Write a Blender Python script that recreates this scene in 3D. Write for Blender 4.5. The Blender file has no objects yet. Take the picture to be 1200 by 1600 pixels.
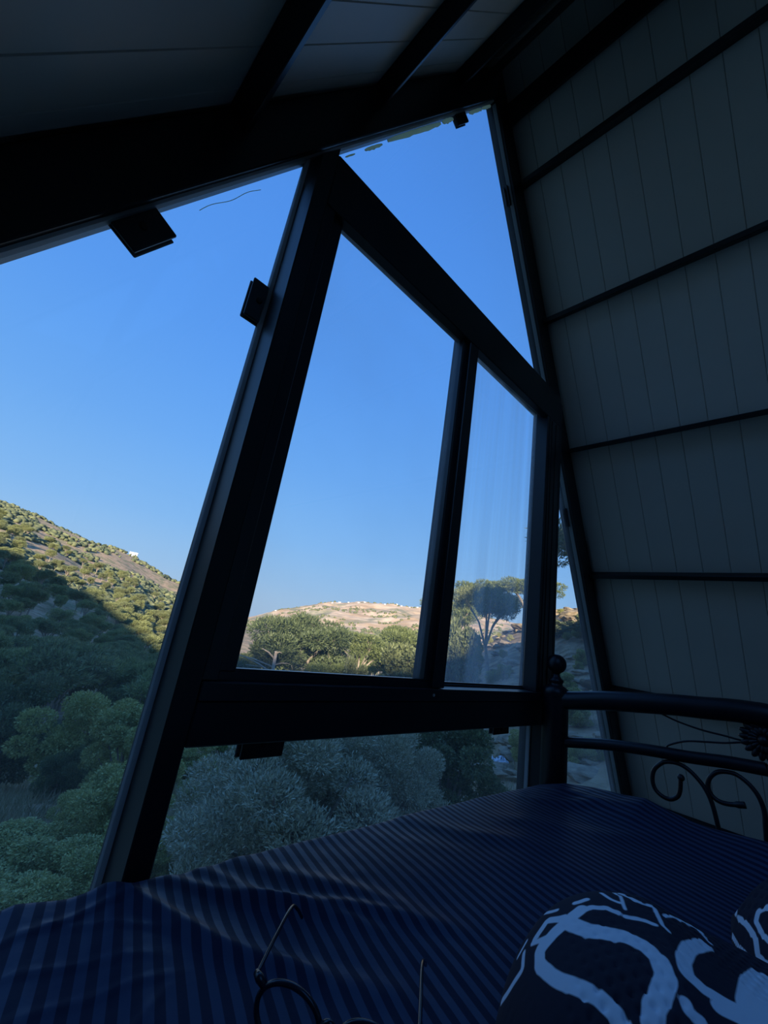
import bpy, bmesh, math, random
import numpy as np
from mathutils import Vector, Matrix

# ------------------------------------------------------------------ camera, sky, sun, exposure
S = 0.55          # metres per cabin unit (the cabin is laid out in units with the camera at their origin)
HC = 0.90         # eye height above the cabin floor, metres
SC = bpy.context.scene
COL = SC.collection
R = math.radians

pitch, roll, yaw, FPX = R(16.33), R(-9.12), R(42.65), 632.0
F_ = Vector((math.sin(yaw)*math.cos(pitch), math.cos(yaw)*math.cos(pitch), math.sin(pitch)))
R0 = Vector((math.cos(yaw), -math.sin(yaw), 0)); U0 = R0.cross(F_)
RR = R0*math.cos(roll) - U0*math.sin(roll)
UU = U0*math.cos(roll) + R0*math.sin(roll)
cam = bpy.data.cameras.new('camera'); camo = bpy.data.objects.new('camera', cam); COL.objects.link(camo)
camo.matrix_world = Matrix(((RR.x, UU.x, -F_.x, 0), (RR.y, UU.y, -F_.y, 0), (RR.z, UU.z, -F_.z, HC), (0, 0, 0, 1)))
cam.sensor_fit = 'VERTICAL'; cam.sensor_height = 24.0; cam.sensor_width = 18.0
cam.lens = FPX/1600*24.0; cam.clip_start = 0.02; cam.clip_end = 20000
SC.camera = camo

SC.view_settings.view_transform = 'Standard'; SC.view_settings.look = 'None'
SC.view_settings.exposure = 0.0; SC.view_settings.gamma = 1.0; SC.view_settings.use_curve_mapping = False
SC.cycles.use_denoising = True
SC.cycles.max_bounces = 8; SC.cycles.diffuse_bounces = 4; SC.cycles.transparent_max_bounces = 16
SC.cycles.sample_clamp_indirect = 4.0

def srgb(r, g, b):
    f = lambda c: (c/255/12.92) if c/255 <= .04045 else ((c/255+.055)/1.055)**2.4
    return (f(r), f(g), f(b), 1)

world = bpy.data.worlds.new('sky'); SC.world = world; world.use_nodes = True
nt = world.node_tree; N = nt.nodes; N.clear()
wo = N.new('ShaderNodeOutputWorld'); bg = N.new('ShaderNodeBackground')
tc = N.new('ShaderNodeTexCoord'); sx = N.new('ShaderNodeSeparateXYZ')
asn = N.new('ShaderNodeMath'); asn.operation = 'ARCSINE'
mr = N.new('ShaderNodeMapRange'); mr.inputs[1].default_value = -.1; mr.inputs[2].default_value = math.pi/2
cr = N.new('ShaderNodeValToRGB'); cr.color_ramp.interpolation = 'B_SPLINE'
nt.links.new(tc.outputs['Generated'], sx.inputs[0]); nt.links.new(sx.outputs['Z'], asn.inputs[0])
nt.links.new(asn.outputs[0], mr.inputs[0]); nt.links.new(mr.outputs[0], cr.inputs[0])
nt.links.new(cr.outputs[0], bg.inputs[0]); nt.links.new(bg.outputs[0], wo.inputs[0])
SKY = [(-6, (165, 190, 222)), (0, (176, 202, 230)), (4, (163, 203, 243)), (10, (138, 194, 252)), (20, (112, 177, 253)), (34, (92, 160, 250)), (55, (82, 149, 244)), (90, (70, 134, 230))]
el = cr.color_ramp.elements
while len(el) > 1: el.remove(el[0])
for i, (d, c_) in enumerate(SKY):
    p_ = (R(d)+.1)/(math.pi/2+.1)
    e = el[0] if i == 0 else el.new(p_)
    e.position = p_; e.color = srgb(*c_)
bg.inputs[1].default_value = 1.0

SUN_AZ, SUN_EL = 40.0, 16.0        # the light travels towards this azimuth (from +Y clockwise), falling at this angle
sd = Vector((math.sin(R(SUN_AZ))*math.cos(R(SUN_EL)), math.cos(R(SUN_AZ))*math.cos(R(SUN_EL)), -math.sin(R(SUN_EL))))
sl = bpy.data.lights.new('sun', 'SUN'); sl.energy = 11.0; sl.angle = R(.6); sl.color = (1, .86, .66)
so = bpy.data.objects.new('sun', sl); COL.objects.link(so); so.rotation_euler = sd.to_track_quat('-Z', 'Y').to_euler()
so.location = (0, -20, 40)

# ------------------------------------------------------------------ helpers
def tag(o, label=None, cat=None, group=None, kind=None):
    if label: o['label'] = label
    if cat: o['category'] = cat
    if group: o['group'] = group
    if kind: o['kind'] = kind
    return o

def empty(name, loc=(0, 0, 0), rz=0, parent=None):
    o = bpy.data.objects.new(name, None); COL.objects.link(o); o.location = loc; o.rotation_euler = (0, 0, rz)
    o.empty_display_size = .1
    if parent: o.parent = parent
    return o

def link(name, me, mat, parent=None, smooth=False):
    if mat is not None and len(me.materials) == 0: me.materials.append(mat)
    o = bpy.data.objects.new(name, me); COL.objects.link(o)
    if parent: o.parent = parent
    if smooth:
        me.polygons.foreach_set('use_smooth', np.ones(len(me.polygons), dtype=bool))
    return o

def np_mesh(name, V, Fa):
    V = np.asarray(V, dtype=np.float32); Fa = np.asarray(Fa, dtype=np.int32)
    me = bpy.data.meshes.new(name); n, k = Fa.shape
    me.vertices.add(len(V)); me.vertices.foreach_set('co', V.ravel())
    me.loops.add(n*k); me.loops.foreach_set('vertex_index', Fa.ravel())
    me.polygons.add(n); me.polygons.foreach_set('loop_start', np.arange(0, n*k, k, dtype=np.int32))
    me.update(calc_edges=True); me.validate()
    return me

def fattr(me, name, vals):
    a = me.attributes.new(name, 'FLOAT', 'POINT'); a.data.foreach_set('value', np.asarray(vals, dtype=np.float32))

def bm_mesh(name, bm):
    bmesh.ops.recalc_face_normals(bm, faces=bm.faces)
    me = bpy.data.meshes.new(name); bm.to_mesh(me); bm.free(); return me

def U(p):         # cabin units -> metres
    return Vector((p[0]*S, p[1]*S, p[2]*S+HC))

def add_prism(bm, poly, y0, y1, bev=0.0):
    """polygon of (x, z) cabin units, extruded from y0 to y1"""
    a = [bm.verts.new(U((x, y0, z))) for x, z in poly]; b = [bm.verts.new(U((x, y1, z))) for x, z in poly]
    fs = [bm.faces.new(a), bm.faces.new(b[::-1])]
    n = len(poly)
    for i in range(n): fs.append(bm.faces.new((a[i], b[i], b[(i+1) % n], a[(i+1) % n])))
    if bev:
        es = {e for f in fs for e in f.edges}
        bmesh.ops.bevel(bm, geom=list(es), offset=bev*S, segments=1, affect='EDGES')

def prism(name, poly, y0, y1, mat, parent=None, bev=0.0):
    bm = bmesh.new(); add_prism(bm, poly, y0, y1, bev)
    return link(name, bm_mesh(name, bm), mat, parent)

def box(name, x0, x1, y0, y1, z0, z1, mat, parent=None, bev=0.0):
    return prism(name, [(x0, z0), (x1, z0), (x1, z1), (x0, z1)], y0, y1, mat, parent, bev)

def tube_arrays(pts, rads, seg=8, close_ends=True, start=0):
    pts = [Vector(p) for p in pts]; V = []; Fq = []
    up = None
    for i, p in enumerate(pts):
        t = (pts[min(i+1, len(pts)-1)]-pts[max(i-1, 0)])
        if t.length < 1e-9: t = Vector((0, 0, 1))
        t.normalize()
        if up is None: up = t.orthogonal().normalized()
        up = (up - t*up.dot(t)); up = up.normalized() if up.length > 1e-6 else t.orthogonal().normalized()
        sd_ = t.cross(up); r = rads[i] if hasattr(rads, '__len__') else rads
        for k in range(seg):
            a = 2*math.pi*k/seg; q = p+(up*math.cos(a)+sd_*math.sin(a))*r; V.append(q[:])
    for i in range(len(pts)-1):
        for k in range(seg):
            a = start+i*seg+k; b = start+i*seg+(k+1) % seg
            Fq.append((a, b, b+seg, a+seg))
    return V, Fq

def tubes_mesh(name, lst, seg=8):
    """lst of (points, radii): one mesh with capped ends"""
    bm = bmesh.new()
    for pts, rads in lst:
        V, Fq = tube_arrays(pts, rads, seg)
        vs = [bm.verts.new(v) for v in V]
        for f in Fq: bm.faces.new([vs[i] for i in f])
        bm.faces.new(vs[:seg][::-1]); bm.faces.new(vs[-seg:])
    return bm_mesh(name, bm)

def lathe_mesh(name, prof, cx, cy, seg=28):
    """prof of (radius, z) in cabin units around the vertical axis at (cx, cy)"""
    bm = bmesh.new(); rings = []
    for r, z in prof:
        rings.append([bm.verts.new(U((cx+r*math.cos(2*math.pi*k/seg), cy+r*math.sin(2*math.pi*k/seg), z))) for k in range(seg)])
    for a, b in zip(rings[:-1], rings[1:]):
        for k in range(seg): bm.faces.new((a[k], a[(k+1) % seg], b[(k+1) % seg], b[k]))
    bm.faces.new(rings[0][::-1]); bm.faces.new(rings[-1])
    return bm_mesh(name, bm)

# ------------------------------------------------------------------ materials
def mat(name, base=(.5, .5, .5), rough=.6, metal=0.0, spec=.5):
    m = bpy.data.materials.new(name); m.use_nodes = True
    b = m.node_tree.nodes['Principled BSDF']
    b.inputs['Base Color'].default_value = (*base, 1); b.inputs['Roughness'].default_value = rough
    b.inputs['Metallic'].default_value = metal; b.inputs['Specular IOR Level'].default_value = spec
    return m

def noisy(m, c0, c1, scale, detail=4, lo=.35, hi=.65, bump=0.0, stretch=(1, 1, 1), coord='Object', bscale=None):
    nt = m.node_tree; b = nt.nodes['Principled BSDF']
    tc = nt.nodes.new('ShaderNodeTexCoord'); mp = nt.nodes.new('ShaderNodeMapping'); mp.inputs['Scale'].default_value = stretch
    nz = nt.nodes.new('ShaderNodeTexNoise'); nz.inputs['Scale'].default_value = scale; nz.inputs['Detail'].default_value = detail
    rp = nt.nodes.new('ShaderNodeValToRGB'); rp.color_ramp.elements[0].position = lo; rp.color_ramp.elements[1].position = hi
    rp.color_ramp.elements[0].color = (*c0, 1); rp.color_ramp.elements[1].color = (*c1, 1)
    nt.links.new(tc.outputs[coord], mp.inputs[0]); nt.links.new(mp.outputs[0], nz.inputs['Vector'])
    nt.links.new(nz.outputs['Fac'], rp.inputs[0]); nt.links.new(rp.outputs[0], b.inputs['Base Color'])
    if bump:
        bp = nt.nodes.new('ShaderNodeBump'); bp.inputs['Strength'].default_value = bump
        n2 = nt.nodes.new('ShaderNodeTexNoise'); n2.inputs['Scale'].default_value = bscale or scale*4; n2.inputs['Detail'].default_value = 3
        nt.links.new(mp.outputs[0], n2.inputs['Vector']); nt.links.new(n2.outputs['Fac'], bp.inputs['Height'])
        nt.links.new(bp.outputs[0], b.inputs['Normal'])
    return m

M = {}
M['steel'] = noisy(mat('dark_steel_paint', rough=.42, spec=.4), (.006, .007, .010), (.011, .012, .016), 9, bump=.05)
M['alu'] = mat('dark_window_aluminium', (.009, .011, .017), .32)
M['plate'] = mat('clamp_plate_paint', (.020, .021, .026), .5)

M['board'] = noisy(mat('painted_board', rough=.55), (.60, .53, .455), (.66, .58, .50), 3, bump=.06, stretch=(1, 1, 1), bscale=90)
M['slab'] = mat('backing', (.03, .03, .03), .9)
M['floor'] = noisy(mat('floor_wood', rough=.6), (.05, .035, .025), (.09, .06, .04), 5, stretch=(1, 12, 1))
M['wallback'] = noisy(mat('back_wall_paint', rough=.7), (.45, .45, .42), (.5, .5, .47), 3)
M['bediron'] = noisy(mat('black_bed_iron', rough=.38, spec=.4), (.005, .005, .009), (.009, .009, .014), 12, bump=.03)
M['mattress'] = mat('mattress_fabric', (.05, .05, .07), .9)


def glass(name, dirt, streak=False, tint=(.97, .98, .98)):
    m = bpy.data.materials.new(name); m.use_nodes = True; nt = m.node_tree; nt.nodes.clear()
    out = nt.nodes.new('ShaderNodeOutputMaterial'); tr = nt.nodes.new('ShaderNodeBsdfTransparent'); tr.inputs[0].default_value = (*tint, 1)
    gl = nt.nodes.new('ShaderNodeBsdfGlossy'); gl.inputs['Roughness'].default_value = .02
    lw = nt.nodes.new('ShaderNodeLayerWeight'); lw.inputs['Blend'].default_value = .5
    pw = nt.nodes.new('ShaderNodeMath'); pw.operation = 'POWER'; pw.inputs[1].default_value = 5; nt.links.new(lw.outputs['Facing'], pw.inputs[0])
    ma = nt.nodes.new('ShaderNodeMath'); ma.operation = 'MULTIPLY_ADD'; ma.inputs[1].default_value = .45; ma.inputs[2].default_value = .018; nt.links.new(pw.outputs[0], ma.inputs[0])
    mx = nt.nodes.new('ShaderNodeMixShader')
    nt.links.new(ma.outputs[0], mx.inputs[0]); nt.links.new(tr.outputs[0], mx.inputs[1]); nt.links.new(gl.outputs[0], mx.inputs[2])
    td = nt.nodes.new('ShaderNodeBsdfTranslucent'); td.inputs[0].default_value = (.9, .92, .95, 1)
    m2 = nt.nodes.new('ShaderNodeMixShader')
    tc = nt.nodes.new('ShaderNodeTexCoord'); mp = nt.nodes.new('ShaderNodeMapping')
    mp.inputs['Scale'].default_value = (30, 30, .7) if streak else (2.5, 2.5, 2.5)
    nz = nt.nodes.new('ShaderNodeTexNoise'); nz.inputs['Scale'].default_value = 1.0; nz.inputs['Detail'].default_value = 4
    mr = nt.nodes.new('ShaderNodeMapRange'); mr.inputs[1].default_value = .35; mr.inputs[2].default_value = .7
    mr.inputs[3].default_value = dirt*.5; mr.inputs[4].default_value = dirt*1.6
    nt.links.new(tc.outputs['Object'], mp.inputs[0]); nt.links.new(mp.outputs[0], nz.inputs['Vector'])
    nt.links.new(nz.outputs['Fac'], mr.inputs[0]); nt.links.new(mr.outputs[0], m2.inputs[0])
    nt.links.new(mx.outputs[0], m2.inputs[1]); nt.links.new(td.outputs[0], m2.inputs[2]); nt.links.new(m2.outputs[0], out.inputs[0])
    return m
M['glass'] = glass('fixed_pane_glass', .018)
M['glass_mid'] = glass('sash_glass', .07)
M['glass_dirty'] = glass('streaked_sash_glass', .13, True)
M['glass_right'] = glass('hazy_corner_glass', .055)

def leafmat(name, c0, c1, trans=.3, rough=.6):
    m = bpy.data.materials.new(name); m.use_nodes = True; nt = m.node_tree; nt.nodes.clear()
    out = nt.nodes.new('ShaderNodeOutputMaterial'); d = nt.nodes.new('ShaderNodeBsdfDiffuse'); t = nt.nodes.new('ShaderNodeBsdfTranslucent')
    g = nt.nodes.new('ShaderNodeBsdfGlossy'); g.inputs['Roughness'].default_value = rough
    at = nt.nodes.new('ShaderNodeAttribute'); at.attribute_name = 'rnd'
    mx = nt.nodes.new('ShaderNodeMix'); mx.data_type = 'RGBA'
    mx.inputs['A'].default_value = (*c0, 1); mx.inputs['B'].default_value = (*c1, 1)
    a = nt.nodes.new('ShaderNodeMixShader'); a.inputs[0].default_value = trans
    b = nt.nodes.new('ShaderNodeMixShader'); b.inputs[0].default_value = .04
    nt.links.new(at.outputs['Fac'], mx.inputs['Factor'])
    nt.links.new(mx.outputs['Result'], d.inputs[0]); nt.links.new(mx.outputs['Result'], t.inputs[0])
    nt.links.new(d.outputs[0], a.inputs[1]); nt.links.new(t.outputs[0], a.inputs[2])
    nt.links.new(a.outputs[0], b.inputs[1]); nt.links.new(g.outputs[0], b.inputs[2]); nt.links.new(b.outputs[0], out.inputs[0])
    return m
M['pine'] = leafmat('pine_needles', (.085, .115, .035), (.26, .30, .095))
M['pine_mid'] = leafmat('mid_green_pine_needles', (.05, .075, .035), (.17, .21, .08))
M['pine_shade'] = leafmat('shade_lifted_pine_needles', (.17, .19, .075), (.40, .42, .15))  # needle colour lightened to lift pines that stand in shade
M['pine_shade_dim'] = leafmat('shade_lifted_dim_needles', (.14, .16, .075), (.32, .34, .13))  # also lightened for shaded pines, a little less than the hillside ones
M['olive'] = leafmat('olive_leaves', (.22, .21, .12), (.66, .62, .42), .15)
M['bush'] = leafmat('shrub_leaves', (.24, .25, .075), (.62, .60, .22))
M['bush_lit'] = leafmat('sunlit_tinted_leaves', (.13, .18, .03), (.30, .36, .07))  # sunlight put into the leaf colour, a lit version of the shrub leaves
M['darkleaf'] = leafmat('dark_tree_leaves', (.09, .11, .05), (.25, .28, .11))
M['smear'] = leafmat('dry_sealant', (.95, .95, .72), (.95, .95, .72), .8)
M['silicone'] = leafmat('pale_glazing_strip', (.6, .6, .6), (.6, .6, .6), .6, .4)
M['grass'] = leafmat('dry_grass_blades', (.20, .19, .08), (.50, .42, .25), .2)
M['bark'] = noisy(mat('bark', rough=.9), (.20, .16, .12), (.40, .33, .26), 6, bump=.4, stretch=(1, 1, .3))
M['deadwood'] = noisy(mat('dead_wood', rough=.9), (.42, .32, .22), (.55, .44, .33), 5)
M['rock'] = noisy(mat('pale_rock', rough=.95), (.20, .155, .10), (.36, .28, .18), 2.2, bump=.8, bscale=7)
M['white'] = mat('whitewashed_wall', (.80, .80, .78), .8)
M['plastic'] = mat('white_plastic', (.85, .88, .95), .4)
M['shrubfar'] = noisy(mat('far_scrub', rough=.95), (.05, .07, .035), (.20, .21, .10), .13, coord='Object')

# ------------------------------------------------------------------ terrain
def lattice_noise(x, y, seed=0):
    xi = np.floor(x).astype(np.int64); yi = np.floor(y).astype(np.int64); fx = x-xi; fy = y-yi
    def hsh(a, b):
        n = (a*374761393 + b*668265263 + seed*974634777) & 0xffffffff
        n = ((n ^ (n >> 13))*1274126177) & 0xffffffff
        return ((n ^ (n >> 16)) & 0xffff)/65535.0
    u = fx*fx*(3-2*fx); v = fy*fy*(3-2*fy)
    return (hsh(xi, yi)*(1-u)+hsh(xi+1, yi)*u)*(1-v)+(hsh(xi, yi+1)*(1-u)+hsh(xi+1, yi+1)*u)*v
def fbm(x, y, octv=4, seed=0):
    s = 0; a = 1; t = 0
    for i in range(octv):
        s = s+a*(lattice_noise(x*2**i, y*2**i, seed+i)-.5); t += a; a *= .5
    return s/t

RK = [0, 8, 15, 30, 60, 120, 250, 400, 600, 1000, 1800, 3000, 3800, 6000]
TAB = {   # ground height relative to the eye, by compass bearing from the ridge direction and distance
 -180: [-4.2, -3.0, -.5, 7, 28, 50, 64, 75, 85, 90, 60, 20, 10, 0],
 -140: [-4.2, -3.2, -1, 5, 20, 39, 74, 100, 115, 100, 60, 20, 10, 0],
 -105: [-4.2, -3.8, -3, 0, 12, 52, 116, 135, 130, 110, 60, 20, 10, 0],
 -60: [-4.2, -4.2, -4.5, -6, -4, 20, 90, 130, 140, 110, 60, 20, 10, 0],
 -25: [-4.2, -4.5, -5.5, -9, -12, -5, 45, 85, 110, 90, 50, 10, 0, -10],
 -8: [-4.2, -4.6, -6, -10, -15, -14, 16, 46, 78, 74, 40, 0, -10, -20],
 0: [-4.2, -4.6, -6, -10, -16, -18, 4, 32, 68, 58, 20, -10, -20, -30],
 10: [-4.2, -4.6, -6, -10, -17, -20, -8, 13, 46, 36, 0, -40, -60, -80],
 18: [-4.2, -4.6, -6, -10, -17, -22, -20, -8, 20, 24, -30, -60, -70, -90],
 23: [-4.2, -4.6, -6, -9.5, -15, -22, -27, -22, -8, -8, -50, -60, -70, -90],
 27: [-4.2, -4.6, -5.8, -9, -13, -20, -28, -33, -35, -42, -60, -62, -85, -120],
 32: [-4.2, -4.6, -5.6, -8.5, -12, -18, -28, -36, -45, -62, -70, 35, 60, -60],
 37: [-4.2, -4.6, -5.4, -8, -11, -16, -26, -36, -48, -62, -50, 110, 175, 60],
 42: [-4.2, -4.5, -5.2, -7.5, -10, -14, -22, -32, -44, -58, -40, 120, 235, 120],
 50: [-4.2, -4.3, -4.8, -6, -8, -9, -14, -22, -30, -40, -20, 150, 270, 150],
 57: [-4.2, -4.1, -4.2, -3.8, -1, 1, 0, -5, -15, -25, 0, 150, 270, 150],
 63: [-4.2, -3.8, -3.4, -1.8, 2.6, 6.5, 8, 5, 0, 0, 20, 150, 240, 150],
 69: [-4.2, -3.4, -2.6, .2, 6.6, 10, 15, 20, 20, 30, 60, 150, 200, 100],
 76: [-4.2, -3.2, -2.0, 1.6, 8.5, 16, 26, 35, 40, 60, 90, 150, 150, 100],
 95: [-4.2, -3.0, -1.2, 3.2, 12, 24, 45, 60, 80, 100, 120, 120, 100, 50],
 135: [-4.2, -3.0, -.8, 5, 20, 38, 60, 75, 90, 100, 90, 60, 40, 20],
 180: [-4.2, -3.0, -.5, 7, 28, 50, 64, 75, 85, 90, 60, 20, 10, 0]}
AZK = np.array(sorted(TAB)); ZT = np.array([TAB[a] for a in AZK], float); LR = np.log(np.array(RK)+6.0)
def herm(xk, yk, x):
    """monotone-ish cubic through knots; yk has knots on axis 0"""
    i = np.clip(np.searchsorted(xk, x, side='right')-1, 0, len(xk)-2)
    h = (xk[i+1]-xk[i]); t = np.clip((x-xk[i])/h, 0, 1); return i, t
def hz(x, y, noise=True):
    """ground height relative to the eye, metres"""
    x = np.asarray(x, float); y = np.asarray(y, float)
    az = np.degrees(np.arctan2(x, y)); r = np.hypot(x, y); lr = np.log(r+6.0)
    i, t = herm(AZK, None, az); j, s = herm(LR, None, lr)
    t = t*t*(3-2*t)*.5+t*.5; s = s*s*(3-2*s)*.35+s*.65
    z = (ZT[i, j]*(1-t)+ZT[i+1, j]*t)*(1-s)+(ZT[i, j+1]*(1-t)+ZT[i+1, j+1]*t)*s
    if noise:
        z = z+fbm(x/9, y/9, 3, 5)*1.1*np.clip((r-5)/30, 0, 1)+fbm(x/60, y/60, 4, 9)*9*np.clip((r-100)/300, 0, 1)
        z = z+(fbm(x/420, y/420, 5, 3)*60+fbm(x/110, y/110, 4, 23)*32)*np.clip((r-1500)/1200, 0, 1)+fbm(x/1.7, y/1.7, 3, 2)*.5*np.clip((r-5)/10, 0, 1)*np.clip((90-r)/60, 0, 1)
    return z
def ground(az, r):
    x = r*math.sin(R(az)); y = r*math.cos(R(az)); return x, y, float(hz(x, y))

def polar_mesh(name, azs, rs):
    A, Q = np.meshgrid(np.radians(azs), rs, indexing='ij'); X = Q*np.sin(A); Y = Q*np.cos(A)
    Z = hz(X, Y)+HC; n, k = A.shape
    V = np.stack([X, Y, Z], -1).reshape(-1, 3); idx = np.arange(n*k).reshape(n, k)
    Fa = np.stack([idx[:-1, :-1], idx[:-1, 1:], idx[1:, 1:], idx[1:, :-1]], -1).reshape(-1, 4)
    return np_mesh(name, V, Fa)
azs = np.concatenate([np.arange(-180, -8, 2.0), np.arange(-8, 86, .35), np.arange(86, 181, 2.0)]); azs[-1] = 180
rs = np.concatenate([[0.5, 2, 3.5], np.geomspace(5, 1500, 230)])
def terrain_mat(name, far=False):
    m = mat(name, rough=.95, spec=.1); nt = m.node_tree; b = nt.nodes['Principled BSDF']
    g = nt.nodes.new('ShaderNodeNewGeometry')
    def noise(sc, det=6):
        mp = nt.nodes.new('ShaderNodeMapping'); mp.inputs['Scale'].default_value = (sc, sc, sc*1.5)
        nt.links.new(g.outputs['Position'], mp.inputs[0]); n = nt.nodes.new('ShaderNodeTexNoise'); n.inputs['Scale'].default_value = 1; n.inputs['Detail'].default_value = det
        nt.links.new(mp.outputs[0], n.inputs['Vector']); return n.outputs['Fac']
    def ramp(fac, lo, hi, c0, c1):
        r = nt.nodes.new('ShaderNodeValToRGB'); r.color_ramp.elements[0].position = lo; r.color_ramp.elements[1].position = hi
        r.color_ramp.elements[0].color = (*c0, 1); r.color_ramp.elements[1].color = (*c1, 1); nt.links.new(fac, r.inputs[0]); return r.outputs[0]
    def mix(f, a, c):
        x = nt.nodes.new('ShaderNodeMix'); x.data_type = 'RGBA'; nt.links.new(f, x.inputs['Factor']); nt.links.new(a, x.inputs['A']); nt.links.new(c, x.inputs['B']); return x.outputs['Result']
    if far:
        base = ramp(noise(.006), .38, .62, (.50, .345, .21), (.66, .50, .35))
        scrub = ramp(noise(.03), .4, .6, (.17, .19, .12), (.28, .27, .18))
        f = ramp(noise(.0045, 8), .50, .60, (0, 0, 0), (.8, .8, .8))
    else:
        base = ramp(noise(.5), .35, .65, (.38, .25, .145), (.58, .42, .27))
        scrub = ramp(noise(1.5), .35, .65, (.11, .14, .07), (.24, .25, .13))
        f = ramp(noise(.12, 6), .45, .6, (0, 0, 0), (.75, .75, .75))
    c = mix(f, base, scrub)
    if not far:
        sep = nt.nodes.new('ShaderNodeSeparateXYZ'); nt.links.new(g.outputs['Position'], sep.inputs[0])
        mr = nt.nodes.new('ShaderNodeMapRange'); mr.inputs[1].default_value = 8; mr.inputs[2].default_value = 18; nt.links.new(sep.outputs['X'], mr.inputs[0])
        my = nt.nodes.new('ShaderNodeMapRange'); my.inputs[1].default_value = 60; my.inputs[2].default_value = 35; nt.links.new(sep.outputs['Y'], my.inputs[0])
        mm = nt.nodes.new('ShaderNodeMath'); mm.operation = 'MULTIPLY'; nt.links.new(mr.outputs[0], mm.inputs[0]); nt.links.new(my.outputs[0], mm.inputs[1])
        rk = ramp(noise(.9, 7), .36, .62, (.15, .11, .065), (.42, .31, .19)); c = mix(mm.outputs[0], c, rk)
    nt.links.new(c, b.inputs['Base Color'])
    bp = nt.nodes.new('ShaderNodeBump'); bp.inputs['Strength'].default_value = .8; bp.inputs['Distance'].default_value = 6 if far else .25
    nt.links.new(noise(.02 if far else 2.2, 8), bp.inputs['Height']); nt.links.new(bp.outputs[0], b.inputs['Normal'])
    return m
ter = link('ground', polar_mesh('ground', azs, rs), terrain_mat('hillside_ground'), smooth=True)
tag(ter, 'dry sloping hillside around the cabin, falling to the wooded valley', 'ground', kind='structure')
far = link('far_ridge', polar_mesh('far_ridge', np.arange(14, 90, .16), np.geomspace(1440, 6000, 190)), terrain_mat('far_ridge_ground', True), smooth=True)
tag(far, 'distant tan ridge with scattered white houses on its crest', 'ridge', kind='structure')

# ------------------------------------------------------------------ foliage builders
rng = np.random.default_rng(11)
def unit(v): return v/np.maximum(np.linalg.norm(v, axis=-1, keepdims=True), 1e-9)
def leaf_mesh(name, C_, D_, length, width, quad=False):
    n = len(C_); D_ = unit(D_); s = unit(np.cross(D_, rng.normal(size=(n, 3)))); L = (length*rng.uniform(.6, 1.35, n))[:, None]; W_ = (width*rng.uniform(.7, 1.3, n))[:, None]
    if quad:
        V = np.stack([C_, C_+D_*L*.5+s*W_*.5, C_+D_*L, C_+D_*L*.5-s*W_*.5], 1); k = 4
    else:
        V = np.stack([C_-s*W_*.5, C_+s*W_*.5, C_+D_*L], 1); k = 3
    me = np_mesh(name, V.reshape(-1, 3), np.arange(n*k).reshape(n, k))
    fattr(me, 'rnd', np.repeat(np.clip(rng.normal(.5, .28, n), 0, 1), k)); return me
def blob_points(blobs, n, inner=.55):
    blobs = np.array(blobs, float); area = (blobs[:, 3]*blobs[:, 3]+blobs[:, 3]*blobs[:, 4]); p = area/area.sum()
    idx = rng.choice(len(blobs), n, p=p); d = unit(rng.normal(size=(n, 3))); q = (inner+(1-inner)*rng.random(n)**.6)[:, None]
    rad = np.stack([blobs[idx, 3], blobs[idx, 3], blobs[idx, 4]], -1)
    return blobs[idx, :3]+d*rad*q, unit(d/rad)
def crown(name, blobs, n, length, width, upness=.35, rand=.8, quad=False):
    P, Nn = blob_points(blobs, n); D = Nn+rng.normal(size=P.shape)*rand*.6+np.array([0, 0, upness])
    return leaf_mesh(name, P, D, length, width, quad)
def bark_mesh(name, lst, seg=7): return tubes_mesh(name, lst, seg)

def umbrella_pine(kind, n, leaf, seed):
    """10 m tall model, base at origin"""
    r_ = random.Random(seed); blobs = []; tubes = []
    fork = r_.uniform(3.2, 4.4); lean = (r_.uniform(-.5, .5), r_.uniform(-.5, .5))
    tubes.append(([(0, 0, -.6), (lean[0]*.4, lean[1]*.4, fork*.5), (lean[0], lean[1], fork)], [.26, .21, .18]))
    nb = 7 if kind != 'round' else 6
    for b in range(nb):
        a = 2*math.pi*b/nb+r_.uniform(-.4, .4); rad = r_.uniform(1.6, 3.0) if b else .3
        top = {'flat': 8.2, 'round': 7.4, 'tall': 7.8}[kind]+r_.uniform(-.7, .6)-.12*rad**2*.6
        e = (lean[0]+rad*math.cos(a), lean[1]+rad*math.sin(a), top)
        mid = (lean[0]+rad*.35*math.cos(a), lean[1]+rad*.35*math.sin(a), fork+(top-fork)*.5)
        tubes.append(([(lean[0], lean[1], fork-.15), mid, e], [.14, .10, .04]))
        for k in range(6 if kind != 'tall' else 7):
            dr = r_.uniform(0, 1.25); da = r_.uniform(0, 6.28)
            zz = top+r_.uniform(-.5, 1.1)-dr*.35
            if kind == 'round': zz = top+r_.uniform(-2.2, 1.5)
            if kind == 'tall': zz = top+r_.uniform(-3.4, 1.6)
            s_ = r_.uniform(.75, 1.25) if n < 20000 else r_.uniform(.95, 1.5)
            blobs.append((e[0]+dr*math.cos(da), e[1]+dr*math.sin(da), zz, s_*1.05, s_*.62))
            tubes.append(([mid, e if k % 2 else (e[0], e[1], top-.3), (blobs[-1][0], blobs[-1][1], zz)], [.05, .04, .02]))
    return (bark_mesh('pine_trunk', tubes, 4 if n < 9000 else 7), crown('pine_crown', blobs, n, leaf, leaf*.34, .5, .7))

PINE_HI = [umbrella_pine('round', 30000, .27, 3), umbrella_pine('flat', 14000, .30, 8), umbrella_pine('tall', 17000, .30, 21)]
PINE_LO = [umbrella_pine(k, 8000, .42, s) for k, s in (('flat', 31), ('flat', 32), ('round', 33), ('tall', 34))]

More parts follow.
